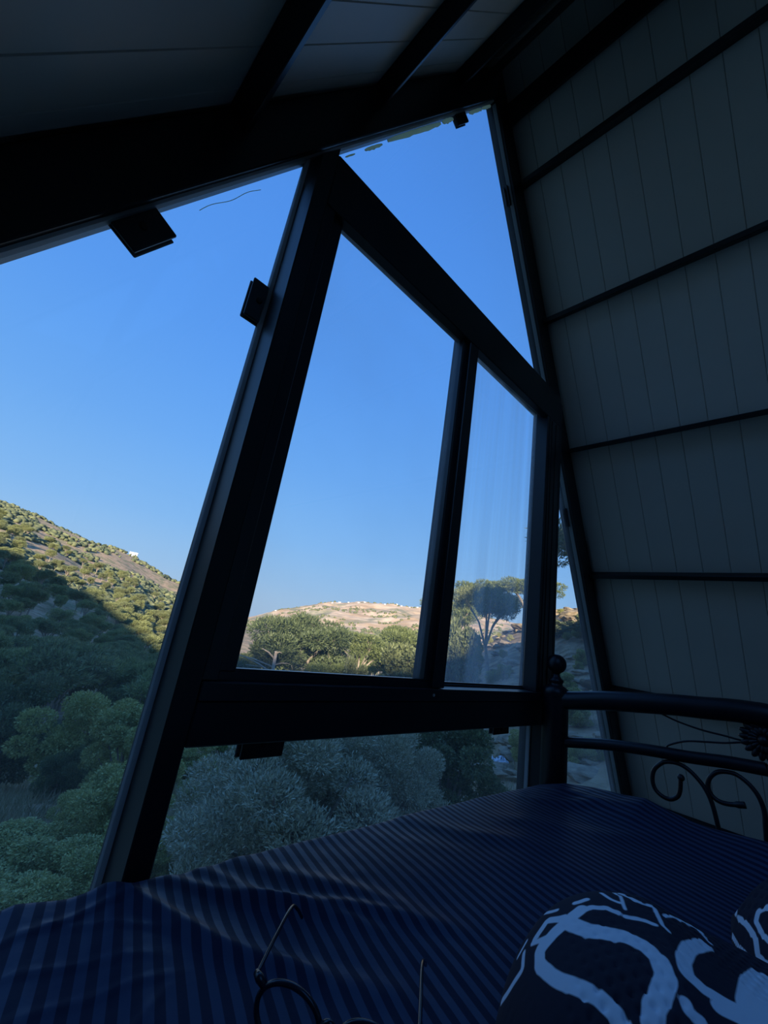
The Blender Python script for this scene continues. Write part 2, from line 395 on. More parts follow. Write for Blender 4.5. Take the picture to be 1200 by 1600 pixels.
def shrub(n, leaf, width, seed, w=1.0, h=1.0, quad=True, nb=48, up=.2):
    """model about 2 m wide and 2 m tall, base at origin"""
    r_ = random.Random(seed); blobs = []; tubes = []
    for k in range(nb):
        a = r_.uniform(0, 6.28); rad = math.sqrt(r_.random())*.75*w; z = r_.uniform(.2, 1.72)*h
        f = math.sqrt(max(.15, 1-((z/h-.85)/1.05)**2))*r_.uniform(.7, 1.25); s_ = r_.uniform(.14, .30) if nb < 60 else r_.uniform(.10, .22)
        blobs.append((rad*f*math.cos(a), rad*f*math.sin(a), z, s_*w, s_*.85*h))
        if k % 3 == 0: tubes.append(([(0, 0, -.15), (rad*.3*math.cos(a), rad*.3*math.sin(a), z*.5), (blobs[-1][0], blobs[-1][1], z)], [.035, .022, .008]))
    return (bark_mesh('stems', tubes, 5), crown('foliage', blobs, n, leaf, width, up, 1.0, quad))

def place(name, models, x, y, z, scale, rz, leafm, label, cat, group=None, names=('trunk', 'crown'), barkm='bark', tilt=(0, 0)):
    o = empty(name, (x, y, z+HC), rz); o.scale = scale if hasattr(scale, '__len__') else (scale,)*3
    o.rotation_euler = (tilt[0], tilt[1], rz)
    tag(o, label, cat, group)
    for nm, me, mt in ((names[0], models[0], M[barkm]), (names[1], models[1], M[leafm])):
        c = bpy.data.objects.new(nm, me); COL.objects.link(c); c.parent = o
        if len(me.materials) == 0: me.materials.append(mt)
        if me.materials[0] != mt:
            c.material_slots[0].link = 'OBJECT'; c.material_slots[0].material = mt
    return o

def tree(az, r, el_top, width, mi, leafm, label, seed=0, hi=True, modelw=6.4, name='pine_tree', cat='pine tree', group=None):
    x, y, g = ground(az, r); top = r*math.tan(R(el_top)); H = max(2.0, top-g)
    sz = H/9.2; return place(name, (PINE_HI if hi else PINE_LO)[mi], x, y, g, (width/modelw, width/modelw, sz), seed*1.7, leafm, label, cat, group)

# --- the trees that can be told apart
tree(34.8, 43, 1.1, 7.9, 0, 'pine_mid', 'broad dark-topped pine at the left of the sliding window view', 1)
tree(27.6, 46, -5.0, 6.0, 0, 'pine', 'low yellow-green pine left of the broad dark pine', 4)
tree(43.2, 50, -.7, 6.2, 1, 'pine', 'bright yellow-green pine right of the broad dark pine', 2)
tree(48.2, 58, 1.3, 7.6, 0, 'pine', 'bright pine standing against the left side of the window mullion', 5)
tree(39.8, 36, -4.6, 4.2, 0, 'pine', 'small sunlit pine in front of the broad dark pine', 3)
tree(54.4, 62, 5.4, 6.6, 1, 'pine', 'sunlit pine at the left edge of the streaked right pane', 6)
tree(58.6, 66, 9.0, 7.6, 0, 'pine', 'tall sunlit pine behind the dark forked pine', 7)
tree(63.4, 62, 9.6, 7.0, 1, 'pine', 'sunlit pine right of the dark forked pine', 8)
tree(59.4, 34, 7.6, 4.3, 1, 'pine_shade_dim', 'dark forked pine on the shaded rocky bank', 9)
tree(72.6, 27, 16.5, 5.4, 1, 'pine_shade_dim', 'high pine whose branches hang behind the narrow corner pane', 2)
for k, (x, y, s_, h_) in enumerate(((6.0, -10.5, 1.15, 1.85), (12.5, -7.0, 1.0, 1.5))):  # unseen pines added to cast shade on the forked pine and the bank
    place('pine_tree', PINE_HI[2 if k == 0 else 0], x, y, float(hz(x, y)), (s_, s_, h_), k*2.0, 'pine_mid', ('unseen tall pine added behind the cabin to shade the forked pine', 'unseen round pine added uphill right of the cabin to shade the bank')[k], 'pine tree')
# leafy dark trees and shrubs
SH = [shrub(42000, .046, .028, 1), shrub(42000, .046, .028, 2, 1.1, .9), shrub(16000, .10, .055, 3)]
OLIVE = shrub(120000, .036, .0095, 5, 1.0, 1.0, True, 150, .8)
def bush(az, r, el_top, width, mdl, leafm, label, rz=0, name='shrub', cat='shrub', group=None, sink=0):
    x, y, g = ground(az, r); H = max(.5, r*math.tan(R(el_top))-g)
    return place(name, mdl, x, y, g-sink, (width/2.0, width/2.0, H/1.95), rz, leafm, label, cat, group, ('stems', 'foliage'))
bush(37.0, 7.4, -9.5, 4.3, OLIVE, 'olive', 'large grey-green olive tree just below the window', 0, 'olive_tree', 'olive tree')
bush(47.5, 8.6, -10.0, 3.2, OLIVE, 'olive', 'smaller grey-green olive tree beside the dark leafy tree', 2.1, 'olive_tree', 'olive tree')
bush(55.6, 10.5, -8.5, 2.7, SH[0], 'darkleaf', 'dark leafy tree right of the olive trees', .7, 'leafy_tree', 'tree')
bush(54.6, 27, 3.2, 3.6, SH[2], 'darkleaf', 'dark leafy tree at the lower left of the streaked right pane', .3, 'leafy_tree', 'tree')
bush(48.9, 31, -1.2, 5.0, SH[2], 'darkleaf', 'dark bushy tree beside the window mullion', 1.3, 'leafy_tree', 'tree')
bush(42.4, 33, -4.0, 3.0, SH[2], 'darkleaf', 'low blue-green bush under the bright yellow-green pine', 2.3)
bush(64.5, 15, -8.5, 1.6, SH[0], 'bush', 'small green shrub on the rocks beside the right post', 1.1)
bush(67.5, 40, 4.8, 4.2, SH[2], 'darkleaf', 'dark shrub below the crest in the corner pane', 2.0)
bush(71.5, 36, 6.0, 4.0, SH[2], 'darkleaf', 'dark shrub on the crest at the right of the corner pane', .4)
bush(57.4, 45, 1.8, 2.4, SH[2], 'bush_lit', 'tall narrow yellow-green shrub left of the forked pine', 2.6)
bush(13.2, 20, -9.4, 4.0, SH[1], 'bush', 'round bushy tree beyond the clearing at left', .2, 'bushy_tree', 'tree')
bush(18.2, 16, -11.5, 3.4, SH[0], 'bush', 'green bush against the left edge of the thick post', .9)
bush(6.2, 23, -8.0, 4.2, SH[1], 'darkleaf', 'dark tree with sunlit leaves at the left edge of the view', 1.9, 'leafy_tree', 'tree')
bush(12.6, 17, -15.5, 1.3, SH[1], 'darkleaf', 'small dark tree with a bare trunk by the clearing', 1.9, 'leafy_tree', 'tree')
bush(-1.5, 15, -6, 3.6, OLIVE, 'olive', 'grey-green olive tree at the far left edge', .9, 'olive_tree', 'olive tree')
bush(24.6, 21, -14.6, 2.7, SH[1], 'bush', 'green bush seen right beside the thick post', 2.2)
bush(28.2, 24, -14.2, 2.4, SH[0], 'bush_lit', 'bush tinted yellow-green as if sunlit, above the hanging clamp', 1.2)
bush(25.4, 16.5, -19.0, 1.3, SH[0], 'bush', 'little green bush in the dry grass beside the thick post', .2)
near = [(18.8, 10.2, -17.5, 2.4), (14.0, 9.0, -22.5, 2.2), (8.5, 9.6, -22.5, 2.3), (18.0, 7.6, -25, 1.8), (11.5, 7.2, -26.5, 1.8), (5.0, 8.0, -25, 2.2), (21.5, 8.5, -22, 1.6), (3.0, 11.5, -20.5, 2.0), (0.0, 8.2, -24, 2.0), (15.5, 12.0, -19.2, 1.5)]
NL = ['leafy green bush against the foot of the thick post', 'leafy green bush below the clearing, second from the post', 'leafy green bush below the clearing, in the middle of the left pane',
      'leafy green bush just above the bed edge by the thick post', 'leafy green bush lowest in the left pane', 'leafy green bush low at the left edge of the pane',
      'leafy green bush behind the foot of the thick post', 'pale green bush left of the clearing', 'leafy green bush at the lowest left corner', 'low green bush at the right end of the clearing']
for k, (a_, r_, e_, w_) in enumerate(near):
    bush(a_, r_, e_, w_, SH[k % 2], 'bush', NL[k], k*1.3, group='green bushes below the cabin')

# --- forest and scrub on the left hill
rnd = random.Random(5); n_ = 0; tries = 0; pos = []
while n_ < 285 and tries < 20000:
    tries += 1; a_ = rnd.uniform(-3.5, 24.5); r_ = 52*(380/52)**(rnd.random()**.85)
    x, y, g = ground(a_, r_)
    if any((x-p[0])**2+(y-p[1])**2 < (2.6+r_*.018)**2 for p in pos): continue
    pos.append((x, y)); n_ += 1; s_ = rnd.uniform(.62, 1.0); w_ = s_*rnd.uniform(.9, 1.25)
    place('hillside_pine', PINE_LO[rnd.randrange(4)], x, y, g, (w_, w_, s_), rnd.uniform(0, 6.28), 'pine_shade' if rnd.random() < .4 else 'pine_shade_dim',
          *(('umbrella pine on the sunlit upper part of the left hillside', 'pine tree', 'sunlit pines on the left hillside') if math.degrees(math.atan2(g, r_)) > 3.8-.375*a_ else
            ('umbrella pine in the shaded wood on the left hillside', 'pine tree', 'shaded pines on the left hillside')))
for k in range(46):
    a_ = rnd.uniform(24, 54); r_ = rnd.uniform(60, 170); x, y, g = ground(a_, r_); s_ = rnd.uniform(.5, .75)
    if any((x-p[0])**2+(y-p[1])**2 < 16 for p in pos): continue
    pos.append((x, y)); place('valley_pine', PINE_LO[rnd.randrange(3)], x, y, g, (s_*1.2, s_*1.2, s_), rnd.uniform(0, 6.28), 'pine', 'small pine in the valley below the far ridge', 'pine tree', 'pines in the valley')
# stuff: scrub too far away to count
def scrub(name, n, gen, smin, smax, matk, label):
    ico = bmesh.new(); bmesh.ops.create_icosphere(ico, subdivisions=1, radius=1); bv = np.array([v.co[:] for v in ico.verts]); bf = np.array([[v.index for v in f.verts] for f in ico.faces]); ico.free()
    Vs = []; Fs = []; k = 0
    P = gen(n); s = rng.uniform(smin, smax, n)
    for (x, y), q in zip(P, s):
        z = float(hz(x, y)); v = bv*(1+rng.uniform(-.28, .28, (len(bv), 1)))*np.array([1.1, 1.1, .8])*q+np.array([x, y, z+HC+.4*q]); Vs.append(v); Fs.append(bf+k); k += len(bv)
    o = link(name, np_mesh(name, np.concatenate(Vs), np.concatenate(Fs)), M[matk]); tag(o, label, 'scrub', kind='stuff'); return o
def gen_hill(n):
    a = np.radians(rng.uniform(-4, 24, n)); r = 230*(820/230)**rng.random(n); k = fbm(np.sin(a)*r/40, np.cos(a)*r/40, 3, 77) > -.06
    a, r = a[k], r[k]; P = np.stack([np.sin(a)*r, np.cos(a)*r], -1); return P
def scr(n, *a):
    P = gen_hill(n); return P
_P = gen_hill(8500)
scrub('hillside_scrub', len(_P), lambda n: _P, 1.0, 2.9, 'shrubfar', 'dense scrub dotted over the sunlit left hillside')
def gen_far(n):
    a = np.radians(rng.uniform(20, 62, n)); r = 1500*(3900/1500)**rng.random(n); k = fbm(np.sin(a)*r/240, np.cos(a)*r/240, 3, 7) > 0.04
    return np.stack([np.sin(a[k])*r[k], np.cos(a[k])*r[k]], -1)
_Q = gen_far(3000)
scrub('far_ridge_scrub', len(_Q), lambda n: _Q, 4, 11, 'shrubfar', 'green patches of scrub on the distant tan ridge')
# right hillside scrub, small tufts as stuff is avoided: a handful of countable shrubs
for k in range(60):
    a_ = rnd.uniform(57, 77); r_ = 13*(75/13)**rnd.random(); x, y, g = ground(a_, r_); s_ = rnd.uniform(.2, .45)*(1+r_/60)
    if a_ < 64 and r_ < 24: continue
    place('hillside_shrub', SH[2], x, y, g, (s_, s_, s_*.8), rnd.uniform(0, 6), 'bush', 'low shrub among the rocks of the right bank', 'shrub', 'shrubs on the right bank', ('stems', 'foliage'))
# boulders
def boulder_mesh(seed):
    bm = bmesh.new(); bmesh.ops.create_icosphere(bm, subdivisions=3, radius=1); q = random.Random(seed); o1 = q.uniform(0, 50)
    for v in bm.verts:
        d = v.co.copy(); n_ = float(fbm(np.array(d.x*1.3+o1), np.array(d.y*1.3+d.z*1.7), 3, seed))*1.1
        v.co = d*(1+n_); v.co.z *= .62
    return bm_mesh('boulder', bm)
BM = [boulder_mesh(s) for s in (1, 2, 3, 4)]
for m_ in BM: m_.materials.append(M['rock'])
for k in range(110):
    a_ = rnd.uniform(57, 77); r_ = 12*(75/12)**rnd.random(); x, y, g = ground(a_, r_); s_ = rnd.uniform(.12, .36)*(1+r_/30)
    o = bpy.data.objects.new('boulder', BM[k % 4]); COL.objects.link(o); o.location = (x, y, g+HC+.05*s_); o.scale = (s_*1.5, s_, s_*.8); o.rotation_euler = (rnd.uniform(-.2, .2), rnd.uniform(-.2, .2), rnd.uniform(0, 6))
    tag(o, 'grey weathered boulder on the right bank', 'boulder', 'boulders on the right bank')
# dead branches, white sheet, houses
x, y, g = ground(31.6, 37.5); dt = empty('dead_tree', (x, y, g+HC)); tag(dt, 'bare pale dead tree in front of the broad dark pine', 'tree')
tg = math.tan
def dz(e, r): return r*tg(R(e))-g
ax = Vector((math.cos(R(31.6)), -math.sin(R(31.6)), 0))
base = Vector((0, 0, 0)); top = Vector((0, 0, dz(-4.5, 37.5)))
link('trunk', tubes_mesh('trunk', [([(0, 0, -.5), top*.5+ax*.1, top], [.20, .16, .13])], 8), M['deadwood'], dt, True)
for (s0, dx, dz_, r0) in ((.72, -2.5, 1.0, .09), (.80, -3.4, .6, .07), (.9, -1.2, .7, .09), (.82, 1.3, .3, .07), (.66, 1.9, -.1, .06), (.75, -2.2, .2, .05), (.97, .5, .1, .07)):
    p0 = top*s0; p2 = p0+ax*dx+Vector((0, 0, dz_)); link('branch', tubes_mesh('branch', [([p0, (p0+p2)/2+Vector((0, 0, .12)), p2], [r0, r0*.7, r0*.3])], 6), M['deadwood'], dt, True)
def crumple(az, r, sx_, sz_, label, seed):
    x, y, g = ground(az, r); n = 14; q = np.random.default_rng(seed); u, v = np.meshgrid(np.linspace(-1, 1, n), np.linspace(0, 1, n), indexing='ij')
    V = np.stack([u*sx_+q.normal(0, .02, u.shape), v*sz_*1.2+q.normal(0, .03, u.shape), v*sz_*(.9+.3*np.sin(u*4+seed))+q.normal(0, .03, u.shape)], -1).reshape(-1, 3); i = np.arange(n*n).reshape(n, n)
    Fa = np.stack([i[:-1, :-1], i[1:, :-1], i[1:, 1:], i[:-1, 1:]], -1).reshape(-1, 4)
    o = link('plastic_sheet', np_mesh('plastic_sheet', V, Fa), M['plastic']); md = o.modifiers.new('t', 'SOLIDIFY'); md.thickness = .01
    o.location = (x, y, g+HC+.08); o.rotation_euler = (0, 0, -R(az)); tag(o, label, 'sheet')
crumple(61.5, 15.5, .27, .24, 'crumpled white plastic sheet on the rocky bank by the right post', 1)
crumple(59.0, 17, .16, .2, 'small white scrap of plastic half behind the dark leafy tree', 5)
def house(x, y, z, w, d, h, rz, label, group=None):
    o = empty('house', (x, y, z), rz); tag(o, label, 'house', group)
    bm = bmesh.new(); bmesh.ops.create_cube(bm, size=1, matrix=Matrix.Translation((0, 0, h/2-1))@Matrix.Diagonal((w, d, h+2, 1))); link('wall', bm_mesh('wall', bm), M['white'], o)
    bm = bmesh.new(); bmesh.ops.create_cube(bm, size=1, matrix=Matrix.Translation((0, 0, h+.3))@Matrix.Diagonal((w*1.06, d*1.06, .7, 1))); link('roof', bm_mesh('roof', bm), M['white'], o)
    for sx_ in (-.28, .28):
        bm = bmesh.new(); bmesh.ops.create_cube(bm, size=1, matrix=Matrix.Translation((sx_*w, -d/2, h*.5))@Matrix.Diagonal((w*.16, .3, h*.3, 1))); link('window', bm_mesh('window', bm), M['alu'], o)
def crest(az, r0, r1):
    q = np.linspace(r0, r1, 200); x = q*math.sin(R(az)); y = q*math.cos(R(az)); z = hz(x, y); e = z/q; k = int(np.argmax(e)); return x[k], y[k], z[k]
x, y, z = crest(12.3, 350, 800); house(x, y, z+HC-.5, 9, 6, 5, R(-12), 'lone white house on the crest of the left hillside')
for k_, (az_, w_) in enumerate(((38.6, 34), (39.8, 22), (41.2, 30), (42.0, 26), (44.8, 22), (46.4, 30), (47.1, 20), (48.3, 26), (49.3, 22), (30.4, 22), (51, 24), (37.6, 18))):
    x, y, z = crest(az_, 2400, 4800); q_ = 1-.05*((k_*37) % 5)/5; x, y = x*q_, y*q_; z = float(hz(x, y)); house(x, y, z+HC-2, w_*.62, 11, 8, R(-az_), 'white house on the crest of the distant ridge', 'houses on the far ridge')

# grass and leaf litter, uncountable
def blades(name, az0, az1, r0, r1, n, hgt, label, thr=-.1):
    a = np.radians(rng.uniform(az0, az1, n)); r = r0*(r1/r0)**rng.random(n); x = np.sin(a)*r; y = np.cos(a)*r; k = fbm(x/1.3, y/1.3, 3, 44) > thr; x, y = x[k], y[k]
    P = np.stack([x, y, hz(x, y)+HC-.02], -1); D = rng.normal(size=P.shape)*.45+np.array([0, 0, 1.0])
    o = link(name, leaf_mesh(name, P, D, hgt, hgt*.07), M['grass']); tag(o, label, 'grass', kind='stuff')
blades('dry_grass', -3, 32, 7, 32, 90000, .38, 'dry grass and weeds on the slope below the cabin')
blades('bank_grass', 56, 78, 8, 40, 30000, .22, 'thin dry grass between the rocks of the right bank', .02)

# ------------------------------------------------------------------ cabin shell (cabin units)
TH = R(60.4); AX, AZ = 1.563, 3.80; FZ = -HC/S; YB = -3.1; SMAX = (AZ-FZ)/math.sin(TH)+.05
def sl_(side, s, o):
    """point (x, z) on a slope: side -1 left, +1 right; s down from the apex, o outwards from the glass line"""
    return (AX+side*(s*math.cos(TH)+o*math.sin(TH)), AZ-s*math.sin(TH)+o*math.cos(TH))
def apex_o(o): return (AX, AZ+o/math.cos(TH))
fl = box('floor', sl_(-1, SMAX, .2)[0], sl_(1, SMAX, .2)[0], YB, 1.3, FZ-.12, FZ, M['floor']); tag(fl, 'dark timber floor of the cabin under the bed', 'floor', kind='structure')
def wallback():
    bm = bmesh.new(); L_, R_, Tp = sl_(-1, SMAX, .2), sl_(1, SMAX, .2), apex_o(.2); x0, x1, zt = BX0, BX1, BZT
    zr = lambda x: AZ+.2/math.cos(TH)-abs(x-AX)*math.tan(TH)
    add_prism(bm, [(L_[0], FZ), (x0, FZ), (x0, zr(x0))], YB-.12, YB); add_prism(bm, [(x1, FZ), (R_[0], FZ), (x1, zr(x1))], YB-.12, YB)
    add_prism(bm, [(x0, zt), (x1, zt), (x1, zr(x1)), Tp, (x0, zr(x0))], YB-.12, YB)
    return link('wall_back', bm_mesh('wall_back', bm), M['wallback'])
BX0, BX1, BZT = .55, 2.55, 1.35
dr = empty('door_1'); tag(dr, 'glazed double door in the end wall behind the bed', 'door', kind='structure')
for x0, x1 in ((BX0, (BX0+BX1)/2), ((BX0+BX1)/2, BX1)):
    bm = bmesh.new()
    for q in ([(x0, FZ), (x1, FZ), (x1, FZ+.12), (x0, FZ+.12)], [(x0, BZT-.09), (x1, BZT-.09), (x1, BZT), (x0, BZT)], [(x0, FZ+.12), (x0+.08, FZ+.12), (x0+.08, BZT-.09), (x0, BZT-.09)], [(x1-.08, FZ+.12), (x1, FZ+.12), (x1, BZT-.09), (x1-.08, BZT-.09)]): add_prism(bm, q, YB-.10, YB-.02)
    l_ = link('door_leaf', bm_mesh('door_leaf', bm), M['alu'], dr); prism('pane', [(x0+.07, FZ+.11), (x1-.07, FZ+.11), (x1-.07, BZT-.08), (x0+.07, BZT-.08)], YB-.065, YB-.055, M['glass'], l_)
wb = wallback(); tag(wb, 'plain triangular end wall behind the bed', 'wall', kind='structure')
PUR = [.56, 1.58, 2.60, 3.63, 4.62, 5.64]
for side, nm, y0 in ((-1, 'wall_left', .975), (1, 'wall_right', .92)):
    bm = bmesh.new(); WY0, WY1, WS0, WS1 = -1.875, .225, .66, 3.55       # roof opening added out of view in the left slope to brighten the blanket
    sq = lambda s0, s1: [sl_(side, s0, .245), sl_(side, s0, .32), sl_(side, s1, .32), sl_(side, s1, .245)]
    if side < 0:
        add_prism(bm, [apex_o(.245), apex_o(.32), sl_(side, SMAX, .32), sl_(side, SMAX, .245)], WY1, 1.33); add_prism(bm, [apex_o(.245), apex_o(.32), sl_(side, SMAX, .32), sl_(side, SMAX, .245)], YB, WY0)
        add_prism(bm, [apex_o(.245), apex_o(.32), sl_(side, WS0, .32), sl_(side, WS0, .245)], WY0, WY1); add_prism(bm, sq(WS1, SMAX), WY0, WY1)
    else: add_prism(bm, [apex_o(.245), apex_o(.32), sl_(side, SMAX, .32), sl_(side, SMAX, .245)], YB, 1.33)
    w = link(nm, bm_mesh(nm, bm), M['slab'])
    if side < 0:
        rw = empty('added_roof_window'); tag(rw, 'unseen roof window added in the left slope above the bed head to light the blanket', 'window', kind='structure')
        bm = bmesh.new()
        for y0_, y1_, s0_, s1_ in ((WY0, WY1, WS0, WS0+.05), (WY0, WY1, WS1-.05, WS1), (WY0, WY0+.05, WS0+.05, WS1-.05), (WY1-.05, WY1, WS0+.05, WS1-.05)):
            add_prism(bm, [sl_(side, s0_, .17), sl_(side, s0_, .33), sl_(side, s1_, .33), sl_(side, s1_, .17)], y0_, y1_)
        fr_ = link('window_frame', bm_mesh('window_frame', bm), M['alu'], rw); prism('pane', [sl_(side, WS0+.04, .25), sl_(side, WS0+.04, .262), sl_(side, WS1-.04, .262), sl_(side, WS1-.04, .25)], WY0+.04, WY1-.04, M['glass'], fr_)
    tag(w, 'sloping board-lined roof side %s the gable window' % ('left of' if side < 0 else 'right of'), 'wall', kind='structure')
    # boards: one shared mesh, chamfered along both edges, joints recessed
    n = Vector((side*math.sin(TH), 0, math.cos(TH))); t = Vector((side*math.cos(TH), 0, -math.sin(TH)))
    g, ch, hw = .0006, .0028, .075
    prof = [(-hw+g, .184), (-hw+g+ch, .18), (hw-g-ch, .18), (hw-g, .184), (hw-g, .235), (-hw+g, .235)]
    A0 = Vector((AX, 0, AZ))
    def board_mesh(sa, sb):
        bm = bmesh.new(); rings = []; m_ = len(prof)
        for s in (sa, sb):
            ring = []
            for dy, o in prof:
                q = A0+t*(s or 0)+n*o
                if s is None: q = q+t*((AX-q.x)/t.x)      # mitred at the ridge
                ring.append(bm.verts.new(Vector((q.x*S, dy*S, q.z*S))))
            rings.append(ring)
        for i in range(m_): bm.faces.new((rings[0][i], rings[0][(i+1) % m_], rings[1][(i+1) % m_], rings[1][i]))
        bm.faces.new(rings[0]); bm.faces.new(rings[1][::-1]); me = bm_mesh('board', bm); me.materials.append(M['board']); return me
    BMS = {0: board_mesh(None, SMAX)}
    if side < 0: BMS[1] = board_mesh(None, WS0); BMS[2] = board_mesh(WS1, SMAX)
    y = y0+.075+.15*2
    while y > YB-.02:
        for k in ((1, 2) if side < 0 and WY0 < y < WY1 else (0,)):
            o = bpy.data.objects.new('board', BMS[k]); COL.objects.link(o); o.parent = w; o.location = (0, min(y, 1.255)*S, HC)
        y -= .15
    for s in PUR:   # purlins under the boards
        prism('purlin', [sl_(side, s, .10), sl_(side, s+.034, .10), sl_(side, s+.034, .179), sl_(side, s, .179)], YB, 1.2, M['steel'], w, .003)
    prism('ridge_strip', [sl_(side, .02, .10), sl_(side, .16, .10), sl_(side, .16, .13), sl_(side, .02, .13)], YB, 1.2, M['steel'], w)

# gable wall: steel frame, fixed panes, clamps
G = empty('wall_front', (0, 0, 0)); tag(G, 'gable wall of dark steel posts and rafters with fixed glass panes', 'wall', kind='structure')
for side in (-1, 1):
    prism('rafter', [apex_o(0), apex_o(.18), sl_(side, SMAX, .18), sl_(side, SMAX, 0)], 1.2, 1.30, M['steel'], G, .004)
    a, b = (0.02, SMAX)
    o = prism('glazing_strip', [sl_(side, .03, -.009), sl_(side, .03, .004), sl_(side, SMAX, .004), sl_(side, SMAX, -.009)], 1.222, 1.247, M['silicone'], G)
    o['label'] = 'pale glazing strip along the rafter'
def zl(x): return AZ-abs(x-AX)*math.tan(TH)          # glass line height at x
bm = bmesh.new()
q = [[bm.verts.new(U((x, y, z))) for x, z in ((.424, FZ), (.486, FZ), (.486, b_), (.424, a_))] for y, a_, b_ in ((1.11, 1.69, 1.79), (1.30, zl(.424)+.01, zl(.486)+.01))]
bm.faces.new(q[0]); bm.faces.new(q[1][::-1])
for i in range(4): bm.faces.new((q[0][i], q[0][(i+1) % 4], q[1][(i+1) % 4], q[1][i]))
bmesh.ops.bevel(bm, geom=list(bm.edges), offset=.003*S, segments=1, affect='EDGES'); link('post', bm_mesh('post', bm), M['steel'], G)
box('post', 2.598, 2.630, 1.11, 1.30, FZ, 1.79, M['steel'], G, .003)
for x0, x1 in ((.411, .424), (2.584, 2.598)):
    o = box('glazing_strip', x0, x1, 1.228, 1.247, FZ+.1, min(zl(x0), zl(x1)) if x0 < 1 else -.35, M['silicone'], G); o['label'] = 'pale glazing strip along the post'
prism('header', [(.486, 1.50), (2.598, 1.595), (2.598, 1.835), (.486, 1.755)], 1.11, 1.16, M['steel'], G, .004)
prism('header', [(.486, 1.70), (2.598, 1.735), (2.598, 1.835), (.486, 1.755)], 1.16, 1.30, M['steel'], G, .002)
prism('sill', [(.486, -.349), (2.598, -.366), (2.598, -.24), (.486, -.24)], 1.11, 1.30, M['steel'], G, .004)
box('bottom_beam', sl_(-1, SMAX-.1, 0)[0], sl_(1, SMAX-.1, 0)[0], 1.15, 1.30, FZ, FZ+.16, M['steel'], G, .004)
def pane(name, poly, mat_, parent, y=1.25): return prism(name, poly, y, y+.012, mat_, parent)
lb = sl_(-1, SMAX-.2, .02)
pane('pane', [(.43, FZ+.1), (.43, zl(.43)+.02), lb, (lb[0]+.02, FZ+.1)], M['glass'], G)
pane('pane', [(.49, 1.77), (2.60, 1.83), (2.60, zl(2.60)), (AX, AZ+.02), (.49, zl(.49))], M['glass'], G)
pane('pane', [(.48, FZ+.1), (2.60, FZ+.1), (2.60, -.355), (.48, -.34)], M['glass'], G)
rb = sl_(1, SMAX-.2, .02)
pane('pane', [(2.62, FZ+.1), (rb[0]-.02, FZ+.1), rb, (2.62, zl(2.62)+.02)], M['glass_right'], G)
def plate(poly, y0, y1, sc=None, lab=None):
    bm = bmesh.new(); add_prism(bm, poly, y0, y1, .003)
    o = link('glass_clamp', bm_mesh('glass_clamp', bm), M['plate'], G)
    if sc: link('screw', lathe_y('screw', sc[0], sc[1], y0, .011), M['steel'], o)
    return o
def lathe_y(name, x, z, y, r):
    bm = bmesh.new(); seg = 14; prev = None
    for rr, yy in ((r, y), (r, y-.004), (r*.55, y-.006)):
        ring = [bm.verts.new(U((x+rr*math.cos(2*math.pi*k/seg), yy, z+rr*math.sin(2*math.pi*k/seg)))) for k in range(seg)]
        if prev:
            for k in range(seg): bm.faces.new((prev[k], prev[(k+1) % seg], ring[(k+1) % seg], ring[k]))
        prev = ring
    bm.faces.new(prev); return bm_mesh(name, bm)
def rafter_clamp(side, s0, s1, dep, y=1.236, scr=True):
    p = [sl_(side, s0, .03), sl_(side, s1, .03), sl_(side, s1, -dep), sl_(side, s0, -dep)]
    plate(p, y, y+.012, sl_(side, (s0+s1)/2, -dep*.45) if scr else None)
    plate([sl_(side, s0+.004, .0), sl_(side, s1-.004, .0), sl_(side, s1-.004, -dep-.004), sl_(side, s0+.004, -dep-.004)], 1.262, 1.268)
rafter_clamp(-1, 3.107, 3.266, .091)
rafter_clamp(-1, .575, .748, .067)
rafter_clamp(1, .60, .74, .03, scr=False)
rafter_clamp(1, 3.05, 3.20, .03, scr=False)
def clamp2(x0, x1, z0, z1, sx, sz, ex=0, ez=0):
    plate([(x0, z0), (x1, z0), (x1, z1), (x0, z1)], 1.237, 1.248, (sx, sz)); plate([(x0-ex, z0-ez), (x1, z0-ez), (x1, z1), (x0-ex, z1)], 1.262, 1.268)
clamp2(.356, .4235, .955, 1.112, .392, 1.035, .003)
clamp2(.718, .867, -.433, -.345, .79, -.395, .006)
clamp2(2.19, 2.353, -.436, -.362, 2.27, -.41, .006)
# smears of old sealant on the upper pane
random.seed(4)
for s0, s1, dep0, dep1 in ((1.715, 1.885, .024, .040), (.975, 1.65, .012, .040), (.775, .945, .008, .036), (.25, .49, .006, .034), (.05, .235, .004, .030), (1.98, 2.06, .03, .036)):
    n = 15; up = []; dn = []
    for i in range(n):
        s = s0+(s1-s0)*i/(n-1); e = math.sin(math.pi*(.03+.94*i/(n-1)))**.35
        m_ = (dep0+dep1)/2; up.append(sl_(-1, s, -(m_-(m_-dep0)*e*random.uniform(.8, 1)))); dn.append(sl_(-1, s, -(m_+(dep1-m_)*e*random.uniform(.55, 1.1))-.001))
    o = prism('sealant_smear', up+dn[::-1], 1.2455, 1.249, M['smear'], G); o['label'] = 'dried grey-green sealant smear on the pane'
pts = [U((sl_(-1, s, -.044-.0035*math.sin(s*34))[0], 1.247, sl_(-1, s, -.044-.0035*math.sin(s*34))[1])) for s in np.linspace(2.66, 2.964, 16)]
link('sealant_smear', tubes_mesh('sealant_smear', [(pts, .0006)], 5), M['smear'], G)['label'] = 'thin dark sealant streak on the left pane'

